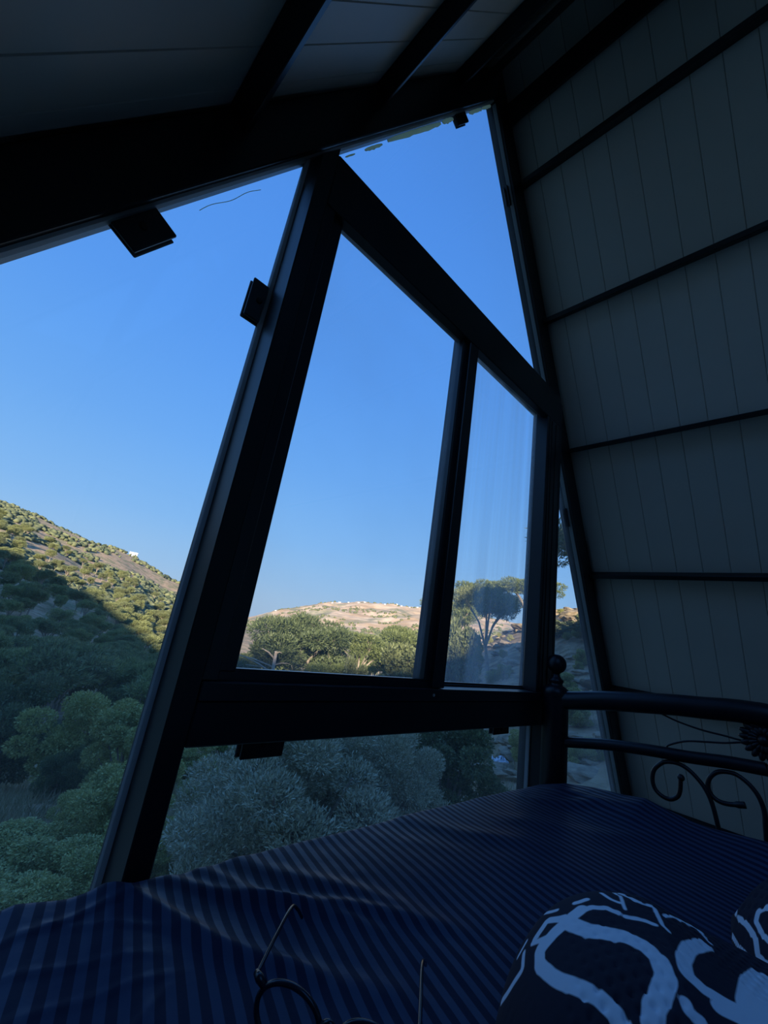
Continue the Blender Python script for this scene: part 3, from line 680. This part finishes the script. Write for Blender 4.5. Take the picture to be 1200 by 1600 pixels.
# sliding window
W1 = empty('window_1'); tag(W1, 'two-sash dark aluminium sliding window in the gable', 'window', kind='structure')
bm = bmesh.new()
add_prism(bm, [(.486, -.24), (2.598, -.24), (2.598, -.192), (.486, -.192)], 1.105, 1.27, .003)
add_prism(bm, [(.486, 1.64), (2.598, 1.685), (2.598, 1.735), (.486, 1.70)], 1.16, 1.27, .003)
add_prism(bm, [(.486, -.192), (.532, -.192), (.532, 1.64), (.486, 1.64)], 1.118, 1.27, .003)
add_prism(bm, [(2.400, -.192), (2.598, -.192), (2.598, 1.68), (2.400, 1.68)], 1.112, 1.195, .003); add_prism(bm, [(2.50, -.192), (2.598, -.192), (2.598, 1.68), (2.50, 1.68)], 1.195, 1.27, .003)
for z in (-.205,): add_prism(bm, [(.52, z), (2.40, z), (2.40, z+.02), (.52, z+.02)], 1.19, 1.195)
for x in (2.43, 2.47, 2.53): add_prism(bm, [(x, -.18), (x+.008, -.18), (x+.008, 1.58), (x, 1.58)], 1.108, 1.113)
link('window_frame', bm_mesh('window_frame', bm), M['alu'], W1)
bm = bmesh.new()
add_prism(bm, [(1.458, -.19), (1.536, -.19), (1.536, 1.62), (1.458, 1.62)], 1.115, 1.235, .003)

link('mullion', bm_mesh('mullion', bm), M['alu'], W1)
def sash(x0, x1, z0, z1, w, yf, yb, yg, gm, z1r=None):
    z1r = z1r or z1
    bm = bmesh.new()
    add_prism(bm, [(x0, z0), (x1, z0), (x1, z0+w), (x0, z0+w)], yf, yb, .002)
    add_prism(bm, [(x0, z1-w), (x1, z1r-w), (x1, z1r), (x0, z1)], yf, yb, .002)
    add_prism(bm, [(x0, z0+w), (x0+w, z0+w), (x0+w, z1-w), (x0, z1-w)], yf, yb, .002)
    add_prism(bm, [(x1-w, z0+w), (x1, z0+w), (x1, z1r-w), (x1-w, z1r-w)], yf, yb, .002)
    # inner glazing bead
    b = .008
    add_prism(bm, [(x1-w-b, z0+w), (x1-w, z0+w), (x1-w, z1r-w), (x1-w-b, z1r-w)], yg-.02, yg)
    add_prism(bm, [(x0+w, z0+w), (x1-w, z0+w), (x1-w, z0+w+b), (x0+w, z0+w+b)], yg-.018, yg)
    o = link('sash', bm_mesh('sash', bm), M['alu'], W1)
    pane('pane', [(x0+w*.6, z0+w*.6), (x1-w*.6, z0+w*.6), (x1-w*.6, z1r-w*.6), (x0+w*.6, z1-w*.6)], gm, o, yg)
    return o
sash(.532, 1.475, -.220, 1.570, .052, 1.135, 1.185, 1.155, M['glass_mid'], 1.600)
sash(1.50, 2.515, -.234, 1.702, .050, 1.195, 1.25, 1.222, M['glass_dirty'], 1.712)
o = link('screw', lathe_y('screw', 1.452, -.215, 1.104, .006), M['silicone'], W1); o['label'] = 'small screw head with its glint painted pale'  # pale strip material stands in for the glint on the screw

# ------------------------------------------------------------------ bed
FX = 2.48; PY = 1.034; CY = .169                 # foot end plane, post position, centre of the foot end
BH = -1.10                                       # x of the head end
bed = empty('bed', U((FX, CY, FZ))[:]); tag(bed, 'black wrought-iron bed with ball finials and scrollwork at its foot', 'bed')
def bpart(name, me, parent=None, smooth=True, mat_='bediron'):
    me.transform(Matrix.Translation(-U((FX, CY, FZ)))); return link(name, me, M[mat_], parent or bed, smooth)
prof = [(.068, FZ), (.068, -.215), (.070, -.19), (.072, -.172), (.066, -.155), (.050, -.142), (.036, -.136), (.034, -.126), (.040, -.118), (.040, -.108), (.028, -.098), (.020, -.086), (.019, -.074)]
ball = [(.019, -.080)]+[(.053*math.sin(a), -.022-.053*math.cos(a)) for a in np.linspace(.42, math.pi-.03, 16)]
for py in (PY, 2*CY-PY):
    p = bpart('bed_post', lathe_mesh('bed_post', prof, FX, py)); bpart('finial', lathe_mesh('finial', ball, FX, py), p)
for py in (PY, 2*CY-PY): bpart('bed_post', lathe_mesh('bed_post', prof[:3]+[(.05, -.17)], BH-.04, py))
def yz(lst, dx=0): return [U((FX+dx, y, z)) for y, z in lst]
def spline(pts, n=8):
    P = [Vector(p) for p in pts]; out = []
    for i in range(len(P)-1):
        p0, p1, p2, p3 = P[max(i-1, 0)], P[i], P[i+1], P[min(i+2, len(P)-1)]
        for k in range(n):
            t = k/n; out.append(.5*((2*p1)+(p2-p0)*t+(2*p0-5*p1+4*p2-p3)*t*t+(3*p1-p0-3*p2+p3)*t**3))
    return out+[P[-1]]
def mirror(lst): return lst+[(2*CY-y, z) for y, z in lst[::-1]]
top = [(PY-.03, -.205), (.95, -.201), (.78, -.165), (.617, -.139), (.48, -.118), (.363, -.105), (.26, -.092), (.18, -.087)]
bpart('top_rail', tubes_mesh('top_rail', [(spline(yz(mirror(top))), .047*S)], 18))
low = [(PY-.03, -.420), (.95, -.409), (.84, -.384), (.734, -.363), (.57, -.340), (.421, -.324), (.30, -.306), (.18, -.295)]
bpart('lower_rail', tubes_mesh('lower_rail', [(spline(yz(mirror(low))), .026*S)], 16))
bpart('bottom_rail', tubes_mesh('bottom_rail', [(yz([(PY, -.86), (2*CY-PY, -.86)]), .026*S)], 14))
s1 = [(.465, -.428), (.466, -.45), (.469, -.471), (.479, -.497), (.506, -.518), (.537, -.517), (.564, -.498), (.574, -.464), (.568, -.423), (.546, -.392), (.518, -.371), (.473, -.364), (.435, -.376), (.402, -.403), (.379, -.431), (.361, -.469), (.347, -.529), (.338, -.62), (.34, -.86)]
s2 = [(.247, -.448), (.303, -.464), (.334, -.464), (.356, -.45), (.367, -.423), (.361, -.389), (.339, -.36), (.311, -.346), (.272, -.343), (.236, -.362), (.21, -.391), (.195, -.427), (.19, -.466), (.192, -.531), (.195, -.86)]
for sg in (1, -1):
    f = lambda L: [(CY+sg*(y-CY), z) for y, z in L]
    a = bpart('scroll', tubes_mesh('scroll', [(spline(yz(f(s1))), .0078*S*1.15)], 10))
    bl = bmesh.new(); bmesh.ops.create_uvsphere(bl, u_segments=16, v_segments=10, radius=.0145*S, matrix=Matrix.Translation(U((FX, f([(.463, -.418)])[0][0], -.418)))); bpart('scroll_knob', bm_mesh('scroll_knob', bl), a)
    rr = [.0085*S]*6+[.0078*S]*200; sp = spline(yz(f(s2))); bpart('scroll', tubes_mesh('scroll', [(sp, [.0125*S if i < 5 else .0078*S*1.15 for i in range(len(sp))])], 10))
    bpart('curved_rod', tubes_mesh('curved_rod', [(spline(yz(f([(.54, -.165), (.47, -.186), (.38, -.200), (.30, -.203), (.245, -.206), (.20, -.205)]))), .0040*S)], 8))
    bpart('curved_rod', tubes_mesh('curved_rod', [(spline(yz(f([(.512, -.318), (.505, -.298), (.44, -.264), (.371, -.247), (.30, -.232), (.24, -.213), (.20, -.206)]))), .0040*S)], 8))
# rosette: ring of petals
def rosette():
    bm = bmesh.new(); c = U((FX-.004, CY, -.186)); n = 18
    for k in range(n):
        a = 2*math.pi*k/n; d = Vector((0, math.cos(a), math.sin(a)))
        for rr, r0, dx in ((.058, .020, 0), (.034, .015, -.012)):
            m_ = Matrix.Translation(c+d*rr*S+Vector((dx*S, 0, 0)))@Matrix.Rotation(a, 4, 'X')@Matrix.Diagonal((.5, 1.25, .62, 1))
            bmesh.ops.create_uvsphere(bm, u_segments=10, v_segments=6, radius=r0*S, matrix=m_)
    bmesh.ops.create_uvsphere(bm, u_segments=12, v_segments=8, radius=.02*S, matrix=Matrix.Translation(c+Vector((-.02*S, 0, 0))))
    bmesh.ops.create_uvsphere(bm, u_segments=16, v_segments=8, radius=.068*S, matrix=Matrix.Translation(c)@Matrix.Diagonal((.16, 1, 1, 1)))
    return bm_mesh('rosette', bm)
bpart('rosette', rosette())
for sgn, py in ((1, 1.04), (-1, 2*CY-1.04)):
    bm = bmesh.new(); add_prism(bm, [(BH, -.98), (FX, -.98), (FX, -.86), (BH, -.86)], py-.02, py+.0, .003); bpart('side_rail', bm_mesh('side_rail', bm), smooth=False)
bm = bmesh.new()
for i in range(13):
    x = BH+.1+i*.28; add_prism(bm, [(x, -.945), (x+.12, -.945), (x+.12, -.915), (x, -.915)], 2*CY-1.04, 1.03)
o = bpart('slat', bm_mesh('slat', bm), smooth=False); o['kind'] = 'stuff'

MY0, MY1, MX0, MX1 = 2*CY-1.06, 1.085, BH+.03, 2.405
mt = box('mattress', MX0+.03, MX1-.03, MY0+.03, MY1-.035, -.915, -.66, M['mattress'], bev=.04); tag(mt, 'thick mattress under the dark striped sheet', 'mattress')

# fitted sheet: one cloth surface, domed edges, folds
EX = [-1.2, .177, .212, .234, .311, .346, .375, .43, .475, .577, .646, .836, 1.079, 1.362, 1.787, 2.24, 2.405]
EZ = [-.59, -.583, -.582, -.577, -.589, -.587, -.583, -.590, -.595, -.600, -.599, -.601, -.608, -.612, -.618, -.628, -.638]
RY = [-.8, .191, .335, .419, .486, .581, .658, .797, .933, 1.085]; RZ = [-.53, -.528, -.547, -.550, -.540, -.524, -.538, -.555, -.582, -.638]
nx, ny = 560, 330
def tprof(n, lo, hi, drop=.34):
    """arc-length positions over a rounded edge: (pos, down) for a row that starts and ends hanging"""
    r_ = .028; a = np.linspace(0, 1, n); tot = (hi-lo)+2*drop; s = a*tot-drop; pos = np.clip(s, 0, hi-lo); down = np.maximum(0, -s)+np.maximum(0, s-(hi-lo))
    return lo+pos, down, s
px, dx_, sx_ = tprof(nx, MX0, MX1); py_, dy_, sy_ = tprof(ny, MY0, MY1)
GX, GY = np.meshgrid(px, py_, indexing='ij'); DX, DY = np.meshgrid(dx_, dy_, indexing='ij'); SX, SY = np.meshgrid(sx_, sy_, indexing='ij')
zf = np.interp(GX, EX, EZ); zr = np.interp(GY, RY, RZ)
wy = np.clip(1-(MY1-GY)/.5, 0, 1); wx = np.clip(1-(MX1-GX)/.38, 0, 1); wx = wx*wx*(3-2*wx); wy = wy*wy*(3-2*wy)
Z = -.603*(1-wy)+zf*wy; Z = Z*(1-wx)+(zr+(zf+.61)*wy*.2)*wx
def rnd_edge(d, r_=.03): return np.where(d > 0, 1, 0)
ex = np.maximum(0, .04-(MX1-GX))/.04; ey = np.maximum(0, .035-(MY1-GY))/.035
Z = Z-.0*ex
# folds: soft ridges crossing the sheet
def ridge(x0, y0, x1, y1, w, h):
    d = np.array([x1-x0, y1-y0]); L = np.hypot(*d); d = d/L; t = (GX-x0)*d[0]+(GY-y0)*d[1]; q = (GX-x0)*-d[1]+(GY-y0)*d[0]+.012*np.sin(t*14+x0*9)
    e = np.clip(t/L, 0, 1); en = np.where((t > -.05) & (t < L+.05), np.sin(np.pi*np.clip((t+.05)/(L+.1), 0, 1))**.6, 0)
    return h*np.exp(-(q/w)**2)*en
for a in ((.37, 1.09, .62, .70, .022, .013), (.45, 1.09, .95, .66, .020, .010), (.56, 1.08, .80, .72, .02, .009), (.66, 1.09, 1.0, .62, .03, .007), (.22, 1.0, .42, 1.02, .008, .004), (.20, .93, .40, .86, .008, .003), (.30, 1.0, .46, .90, .007, .003),
          (.24, .84, .42, .80, .008, .003), (.3, .70, .40, .76, .008, .003), (1.3, 1.05, 1.6, .7, .05, .006), (2.05, 1.0, 2.3, .6, .04, .008), (2.28, 1.03, 2.2, .5, .02, .006), (1.7, .9, 2.2, .4, .06, .006), (.5, .9, .75, .55, .03, .006)):
    Z = Z+ridge(*a)
Z = Z+fbm(GX*2.2, GY*2.2, 3, 12)*.014+fbm(GX*9, GY*9, 3, 13)*.004
hang = DX+DY; rr = .03
off = np.where(hang > 0, rr*np.minimum(1, (hang/rr))**.5*.5, 0)
Xf = GX+np.sign(SX-(MX1-MX0)/2)*np.where(DX > 0, off*.6, 0); Yf = GY+np.sign(SY-(MY1-MY0)/2)*np.where(DY > 0, off*.5, 0)
drop = np.where(hang > 0, hang, 0)
near_e = np.maximum(np.clip(1-(MX1-GX)/.03, 0, 1), np.maximum(np.clip(1-(MY1-GY)/.022, 0, 1), np.clip(1-(GY-MY0)/.03, 0, 1)))
Z = Z-.012*near_e**2*(hang == 0)-.012*(hang > 0)-drop*.97
Yf = Yf+np.where(DY > .03, .008*np.sin(SX*22), 0)*np.sign(SY-(MY1-MY0)/2)*-1*.5
V = np.stack([Xf*S, Yf*S, Z*S+HC], -1).reshape(-1, 3); idx = np.arange(nx*ny).reshape(nx, ny)
Fa = np.stack([idx[:-1, :-1], idx[1:, :-1], idx[1:, 1:], idx[:-1, 1:]], -1).reshape(-1, 4)
me = np_mesh('bed_sheet', V, Fa)
ca, sa = math.cos(R(13.57)), math.sin(R(13.57))
wob = .010*np.sin(SY*5+SX*2)+.02*fbm(SX*1.6, SY*1.6, 3, 31)
fattr(me, 'stripe', ((SX*ca-SY*sa+wob)/.0325).ravel())
m = mat('striped_satin', (.02, .03, .08), .5, spec=.12); nt = m.node_tree; b = nt.nodes['Principled BSDF']
at = nt.nodes.new('ShaderNodeAttribute'); at.attribute_name = 'stripe'
fr = nt.nodes.new('ShaderNodeMath'); fr.operation = 'FRACT'; nt.links.new(at.outputs['Fac'], fr.inputs[0])
pp = nt.nodes.new('ShaderNodeMath'); pp.operation = 'PINGPONG'; pp.inputs[1].default_value = .5; nt.links.new(fr.outputs[0], pp.inputs[0])
mrr = nt.nodes.new('ShaderNodeMapRange'); mrr.inputs[1].default_value = .235; mrr.inputs[2].default_value = .265; nt.links.new(pp.outputs[0], mrr.inputs[0])
mx = nt.nodes.new('ShaderNodeMix'); mx.data_type = 'RGBA'; mx.inputs['A'].default_value = (.015, .020, .048, 1); mx.inputs['B'].default_value = (.044, .062, .118, 1)
nt.links.new(mrr.outputs[0], mx.inputs['Factor']); nt.links.new(mx.outputs['Result'], b.inputs['Base Color'])
m2 = nt.nodes.new('ShaderNodeMapRange'); m2.inputs[3].default_value = .62; m2.inputs[4].default_value = .42; nt.links.new(mrr.outputs[0], m2.inputs[0]); nt.links.new(m2.outputs[0], b.inputs['Roughness'])
tcn = nt.nodes.new('ShaderNodeTexCoord'); nz = nt.nodes.new('ShaderNodeTexNoise'); nz.inputs['Scale'].default_value = 26; nz.inputs['Detail'].default_value = 4
bp = nt.nodes.new('ShaderNodeBump'); bp.inputs['Strength'].default_value = .25; bp.inputs['Distance'].default_value = .006
nt.links.new(tcn.outputs['Object'], nz.inputs['Vector']); nt.links.new(nz.outputs['Fac'], bp.inputs['Height']); nt.links.new(bp.outputs[0], b.inputs['Normal'])
sh = link('bed_sheet', me, m, smooth=True); tag(sh, 'dark navy satin-striped fitted sheet stretched over the mattress', 'bed sheet')

# ------------------------------------------------------------------ quilted blanket with a white printed scroll pattern
PRINT = [(0.0127,[(0.809,0.302,-0.385),(0.807,0.295,-0.382),(0.805,0.288,-0.38),(0.804,0.282,-0.378),(0.803,0.274,-0.375),(0.804,0.266,-0.372),(0.807,0.259,-0.37),(0.808,0.248,-0.367),(0.812,0.238,-0.365),(0.815,0.228,-0.363),(0.815,0.22,-0.362),(0.814,0.211,-0.361),(0.815,0.204,-0.361),(0.811,0.197,-0.362),(0.807,0.19,-0.362),(0.804,0.184,-0.363),(0.795,0.18,-0.365),(0.788,0.176,-0.367),(0.782,0.172,-0.37),(0.772,0.173,-0.374),(0.764,0.173,-0.378),(0.757,0.174,-0.382),(0.751,0.175,-0.384),(0.747,0.176,-0.387),(0.742,0.178,-0.39),(0.738,0.177,-0.395),(0.732,0.177,-0.398),(0.727,0.176,-0.402)]),(0.0106,[(0.84,0.299,-0.376),(0.834,0.301,-0.378),(0.828,0.304,-0.381),(0.823,0.307,-0.384),(0.813,0.312,-0.389),(0.804,0.317,-0.396),(0.797,0.323,-0.403),(0.79,0.327,-0.41),(0.783,0.332,-0.418),(0.778,0.337,-0.426),(0.771,0.333,-0.428),(0.764,0.33,-0.43),(0.759,0.328,-0.432),(0.752,0.317,-0.429),(0.746,0.308,-0.426),(0.741,0.298,-0.424),(0.736,0.287,-0.42),(0.734,0.276,-0.416),(0.732,0.265,-0.413),(0.73,0.256,-0.41),(0.729,0.248,-0.409),(0.728,0.239,-0.407),(0.726,0.233,-0.407),(0.724,0.226,-0.408),(0.722,0.22,-0.408),(0.721,0.215,-0.41),(0.718,0.209,-0.411),(0.716,0.205,-0.413)]),(0.0051,[(0.832,0.299,-0.378),(0.837,0.295,-0.375),(0.843,0.291,-0.372),(0.85,0.287,-0.37),(0.851,0.28,-0.367),(0.854,0.274,-0.365),(0.859,0.268,-0.364),(0.858,0.262,-0.362),(0.858,0.256,-0.361),(0.859,0.251,-0.36)]),(0.0095,[(0.938,0.154,-0.373),(0.921,0.158,-0.37),(0.903,0.161,-0.367),(0.887,0.165,-0.364),(0.869,0.165,-0.362),(0.852,0.164,-0.361),(0.838,0.164,-0.361),(0.828,0.161,-0.362),(0.818,0.158,-0.363),(0.811,0.155,-0.366),(0.81,0.151,-0.367),(0.81,0.146,-0.369),(0.809,0.142,-0.37),(0.809,0.136,-0.371),(0.811,0.131,-0.373),(0.813,0.126,-0.374),(0.816,0.12,-0.376),(0.818,0.115,-0.376),(0.821,0.11,-0.378),(0.825,0.105,-0.379),(0.829,0.1,-0.38),(0.833,0.095,-0.381)]),(0.0179,[(0.825,0.09,-0.384),(0.832,0.092,-0.383),(0.84,0.093,-0.382),(0.847,0.094,-0.38),(0.868,0.095,-0.381),(0.892,0.096,-0.382),(0.92,0.097,-0.384),(0.938,0.095,-0.386),(0.959,0.093,-0.39),(0.981,0.091,-0.394)]),(0.009,[(0.798,0.121,-0.378),(0.801,0.116,-0.379),(0.805,0.11,-0.38),(0.808,0.104,-0.381),(0.814,0.1,-0.382),(0.819,0.095,-0.383),(0.825,0.09,-0.384)]),(0.0032,[(0.907,0.291,-0.371),(0.894,0.279,-0.366),(0.888,0.27,-0.364),(0.887,0.264,-0.362),(0.887,0.259,-0.361),(0.889,0.254,-0.36)]),(0.0028,[(0.925,0.276,-0.369),(0.917,0.269,-0.365),(0.914,0.263,-0.364),(0.898,0.256,-0.361),(0.886,0.251,-0.36),(0.877,0.246,-0.359)]),(0.0049,[(0.929,0.267,-0.367),(0.923,0.255,-0.363),(0.921,0.245,-0.361),(0.921,0.236,-0.36),(0.925,0.231,-0.36),(0.929,0.226,-0.36),(0.934,0.221,-0.36)]),(0.0045,[(0.858,0.24,-0.359),(0.863,0.232,-0.358),(0.869,0.225,-0.357),(0.874,0.217,-0.356),(0.875,0.213,-0.356),(0.876,0.209,-0.356),(0.879,0.206,-0.357)]),(0.0034,[(0.928,0.217,-0.359),(0.914,0.211,-0.357),(0.902,0.205,-0.357),(0.892,0.2,-0.356),(0.888,0.197,-0.356),(0.886,0.193,-0.357),(0.884,0.19,-0.358)]),(0.0035,[(0.929,0.204,-0.362),(0.957,0.199,-0.369),(0.991,0.17,-0.383),(0.976,0.163,-0.379),(0.967,0.157,-0.378),(0.96,0.152,-0.378)]),(0.0041,[(0.854,0.362,-0.42),(0.844,0.348,-0.408),(0.843,0.338,-0.4)]),(0.0053,[(0.856,0.314,-0.382),(0.859,0.309,-0.378),(0.864,0.305,-0.376),(0.869,0.301,-0.374)]),(0.0064,[(0.8,0.355,-0.431),(0.807,0.351,-0.424),(0.814,0.348,-0.417),(0.824,0.346,-0.411),(0.821,0.336,-0.403),(0.82,0.326,-0.396),(0.822,0.318,-0.39)]),(0.004,[(0.813,0.374,-0.45),(0.808,0.377,-0.457),(0.805,0.38,-0.464),(0.803,0.383,-0.471)]),(0.0046,[(0.794,0.369,-0.454),(0.785,0.365,-0.456),(0.777,0.362,-0.457),(0.77,0.359,-0.459),(0.768,0.364,-0.469),(0.768,0.37,-0.48),(0.768,0.376,-0.492),(0.771,0.384,-0.507),(0.782,0.397,-0.527)]),(0.0042,[(0.796,0.357,-0.436),(0.793,0.348,-0.427),(0.792,0.34,-0.42),(0.793,0.332,-0.413),(0.795,0.323,-0.404),(0.799,0.315,-0.396),(0.805,0.308,-0.39)]),(0.0067,[(0.768,0.15,-0.379),(0.765,0.148,-0.381),(0.763,0.147,-0.383),(0.76,0.145,-0.384),(0.761,0.141,-0.386),(0.761,0.137,-0.386),(0.762,0.134,-0.387)]),(0.0074,[(1.585,0.206,-0.584),(1.57,0.198,-0.587),(1.556,0.191,-0.59),(1.542,0.182,-0.589),(1.531,0.174,-0.589)]),(0.0078,[(1.674,0.205,-0.565),(1.573,0.184,-0.535),(1.556,0.173,-0.533),(1.543,0.166,-0.536),(1.533,0.16,-0.539),(1.523,0.154,-0.542),(1.516,0.153,-0.551),(1.51,0.152,-0.561),(1.505,0.151,-0.571),(1.498,0.145,-0.571),(1.49,0.139,-0.571),(1.484,0.133,-0.572)]),(0.0064,[(1.549,0.129,-0.476),(1.549,0.135,-0.482),(1.552,0.141,-0.489),(1.552,0.148,-0.495),(1.548,0.15,-0.502),(1.545,0.151,-0.508),(1.541,0.153,-0.514),(1.531,0.148,-0.518),(1.522,0.144,-0.523),(1.514,0.139,-0.527),(1.508,0.135,-0.528),(1.503,0.131,-0.53),(1.497,0.126,-0.531)])]
def cap_h(x, y, p, q, r0, r1, k=2.6):
    dx, dy = q[0]-p[0], q[1]-p[1]; t = np.clip(((x-p[0])*dx+(y-p[1])*dy)/(dx*dx+dy*dy), 0, 1)
    ux = x-(p[0]+t*dx); uy = y-(p[1]+t*dy); r = r0+(r1-r0)*t; top = p[2]+(q[2]-p[2])*t; u = np.sqrt(ux*ux+uy*uy)/r
    return -.62+(top+.62)*np.sqrt(np.clip(1-u**k, 0, 1))
def bl_h(x, y):
    return np.maximum(np.maximum(cap_h(x, y, (.878, .193, -.356), (1.201, -.532, -.568), .237, .55), cap_h(x, y, (2.049, -.053, -.705), (1.783, -.188, -.34), .338, .444)), -.62)
gx = np.linspace(.60, 2.34, 680); gy = np.linspace(-.72, .46, 460); BX, BY = np.meshgrid(gx, gy, indexing='ij')
BZ = bl_h(BX, BY); raw = np.stack([BX, BY, BZ], -1).reshape(-1, 3)
sdist = np.full(len(raw), -1.0)
for w, pts in PRINT:
    P = np.array(pts)
    if len(P) >= 3:   # smooth the stroke
        Q = [P[0]]
        for i in range(len(P)-1): Q += [P[i]*.75+P[i+1]*.25, P[i]*.25+P[i+1]*.75]
        P = np.array(Q+[P[-1]])
    for a, b_ in zip(P[:-1], P[1:]):
        d = b_-a; L2 = max(1e-9, float(d@d)); lo = np.minimum(a, b_)-w-.03; hi = np.maximum(a, b_)+w+.03
        k = np.where(((raw > lo) & (raw < hi)).all(1))[0]
        if not len(k): continue
        t = np.clip((raw[k]-a)@d/L2, 0, 1); q = np.linalg.norm(raw[k]-(a+t[:, None]*d), axis=1); sdist[k] = np.maximum(sdist[k], (w-q)/.02)
# further scrolls on the part of the blanket out of sight
far_ = (raw[:, 1] < -.12); ring = np.abs(np.mod(np.hypot(np.mod(raw[:, 0]+.2, .42)-.21, np.mod(raw[:, 1], .42)-.21), .2)-.1)
sdist = np.where(far_, np.maximum(sdist, (.024-ring)/.02), sdist)
quilt = -.0062*np.clip(np.sin(BX*290+3*np.sin(BY*9))*np.sin(BY*250+2*np.sin(BX*7)), 0, 1)**2*np.clip(fbm(BX*5, BY*5, 2, 5)*5+.95, 0, 1)+fbm(BX*7, BY*7, 3, 8)*.010+.005*np.sin((BX*.8+BY*.6)*22)
inside = np.clip((BZ+.62)/.12, 0, 1); BZ2 = BZ+quilt*inside
keep = (BZ > -.6195)
V = np.stack([BX*S, BY*S, BZ2*S+HC], -1).reshape(-1, 3); idx = np.arange(len(gx)*len(gy)).reshape(len(gx), len(gy)); kk = keep
fk = (kk[:-1, :-1] | kk[1:, :-1] | kk[1:, 1:] | kk[:-1, 1:])
Fa = np.stack([idx[:-1, :-1][fk], idx[1:, :-1][fk], idx[1:, 1:][fk], idx[:-1, 1:][fk]], -1)
used, inv = np.unique(Fa, return_inverse=True)
me = np_mesh('blanket', V[used], inv.reshape(Fa.shape)); fattr(me, 'print', sdist[used])
m = mat('printed_cotton', (.03, .03, .05), .85, spec=.2); nt = m.node_tree; b = nt.nodes['Principled BSDF']
at = nt.nodes.new('ShaderNodeAttribute'); at.attribute_name = 'print'; mrr = nt.nodes.new('ShaderNodeMapRange'); mrr.inputs[1].default_value = -.06; mrr.inputs[2].default_value = .06; nt.links.new(at.outputs['Fac'], mrr.inputs[0])
mx = nt.nodes.new('ShaderNodeMix'); mx.data_type = 'RGBA'; mx.inputs['A'].default_value = (.030, .028, .042, 1); mx.inputs['B'].default_value = (.84, .87, .92, 1)
nt.links.new(mrr.outputs[0], mx.inputs['Factor']); nt.links.new(mx.outputs['Result'], b.inputs['Base Color'])
bl = link('blanket', me, m, smooth=True); tag(bl, 'bunched quilted dark blanket printed with white scrolls', 'blanket')

# ------------------------------------------------------------------ eyeglasses
eg = empty('eyeglasses', U((.54, .53, -.603))[:]); tag(eg, 'dark round-rimmed eyeglasses lying open on the striped sheet', 'eyeglasses')
M['frame'] = mat('dark_acetate', (.015, .017, .028), .18); M['metal'] = mat('temple_metal', (.35, .36, .38), .3, .9)
HL = Vector((.479, .639, -.525)); HR = Vector((.598, .415, -.525)); ux = (HR-HL).normalized(); uz = Vector((0, 0, 1)); fw = (HR-HL).length
def ep(name, me, parent=None, mat_='frame', smooth=True):
    me.transform(Matrix.Translation(-U((.54, .53, -.603)))); return link(name, me, M[mat_], parent or eg, smooth)
lst = []; LW = .052; LH = .039
fwd = Vector((.815, .58, 0)).normalized()
def lens_pts(c, n=40): return [U(c+ux*(LW*math.cos(2*math.pi*k/n)*(1+.06*math.sin(2*math.pi*k/n)))+uz*(LH*math.sin(2*math.pi*k/n))) for k in range(n+1)]
cL = HL+ux*(.010+LW)-uz*.030; cR = HR-ux*(.010+LW)-uz*.030
br = [U(cL+ux*LW*.98+uz*.012), U((cL+cR)/2+uz*.022-fwd*.004), U(cR-ux*LW*.98+uz*.012)]
ep('rim', tubes_mesh('rim', [(lens_pts(cL), .0042*S)], 10)); ep('rim', tubes_mesh('rim', [(lens_pts(cR), .0042*S)], 10))
ep('bridge', tubes_mesh('bridge', [(spline(br), .0045*S)], 10))
M['lens'] = glass('lens_glass', .002)
for c in (cL, cR):
    bm = bmesh.new(); bm.faces.new([bm.verts.new(p) for p in lens_pts(c)[:-1]]); ep('lens', bm_mesh('lens', bm), None, 'lens', False)
for h, bend, tip, sg in ((HL, Vector((.632, .77, -.545)), Vector((.689, .80, -.592)), 1), (HR, Vector((.756, .535, -.548)), Vector((.818, .571, -.588)), -1)):
    ep('hinge', tubes_mesh('hinge', [([U(h+ux*sg*.018-uz*.006), U(h+ux*sg*.006), U(h-ux*sg*.002+fwd*.006)], [.0055*S, .0065*S, .005*S])], 10))
    t = ep('temple', tubes_mesh('temple', [(spline([U(h+fwd*.004), U(h.lerp(bend, .5)+Vector((0, 0, .003))), U(bend), U(bend.lerp(tip, .5)+Vector((0, 0, .006))), U(tip)]), .0032*S)], 8))
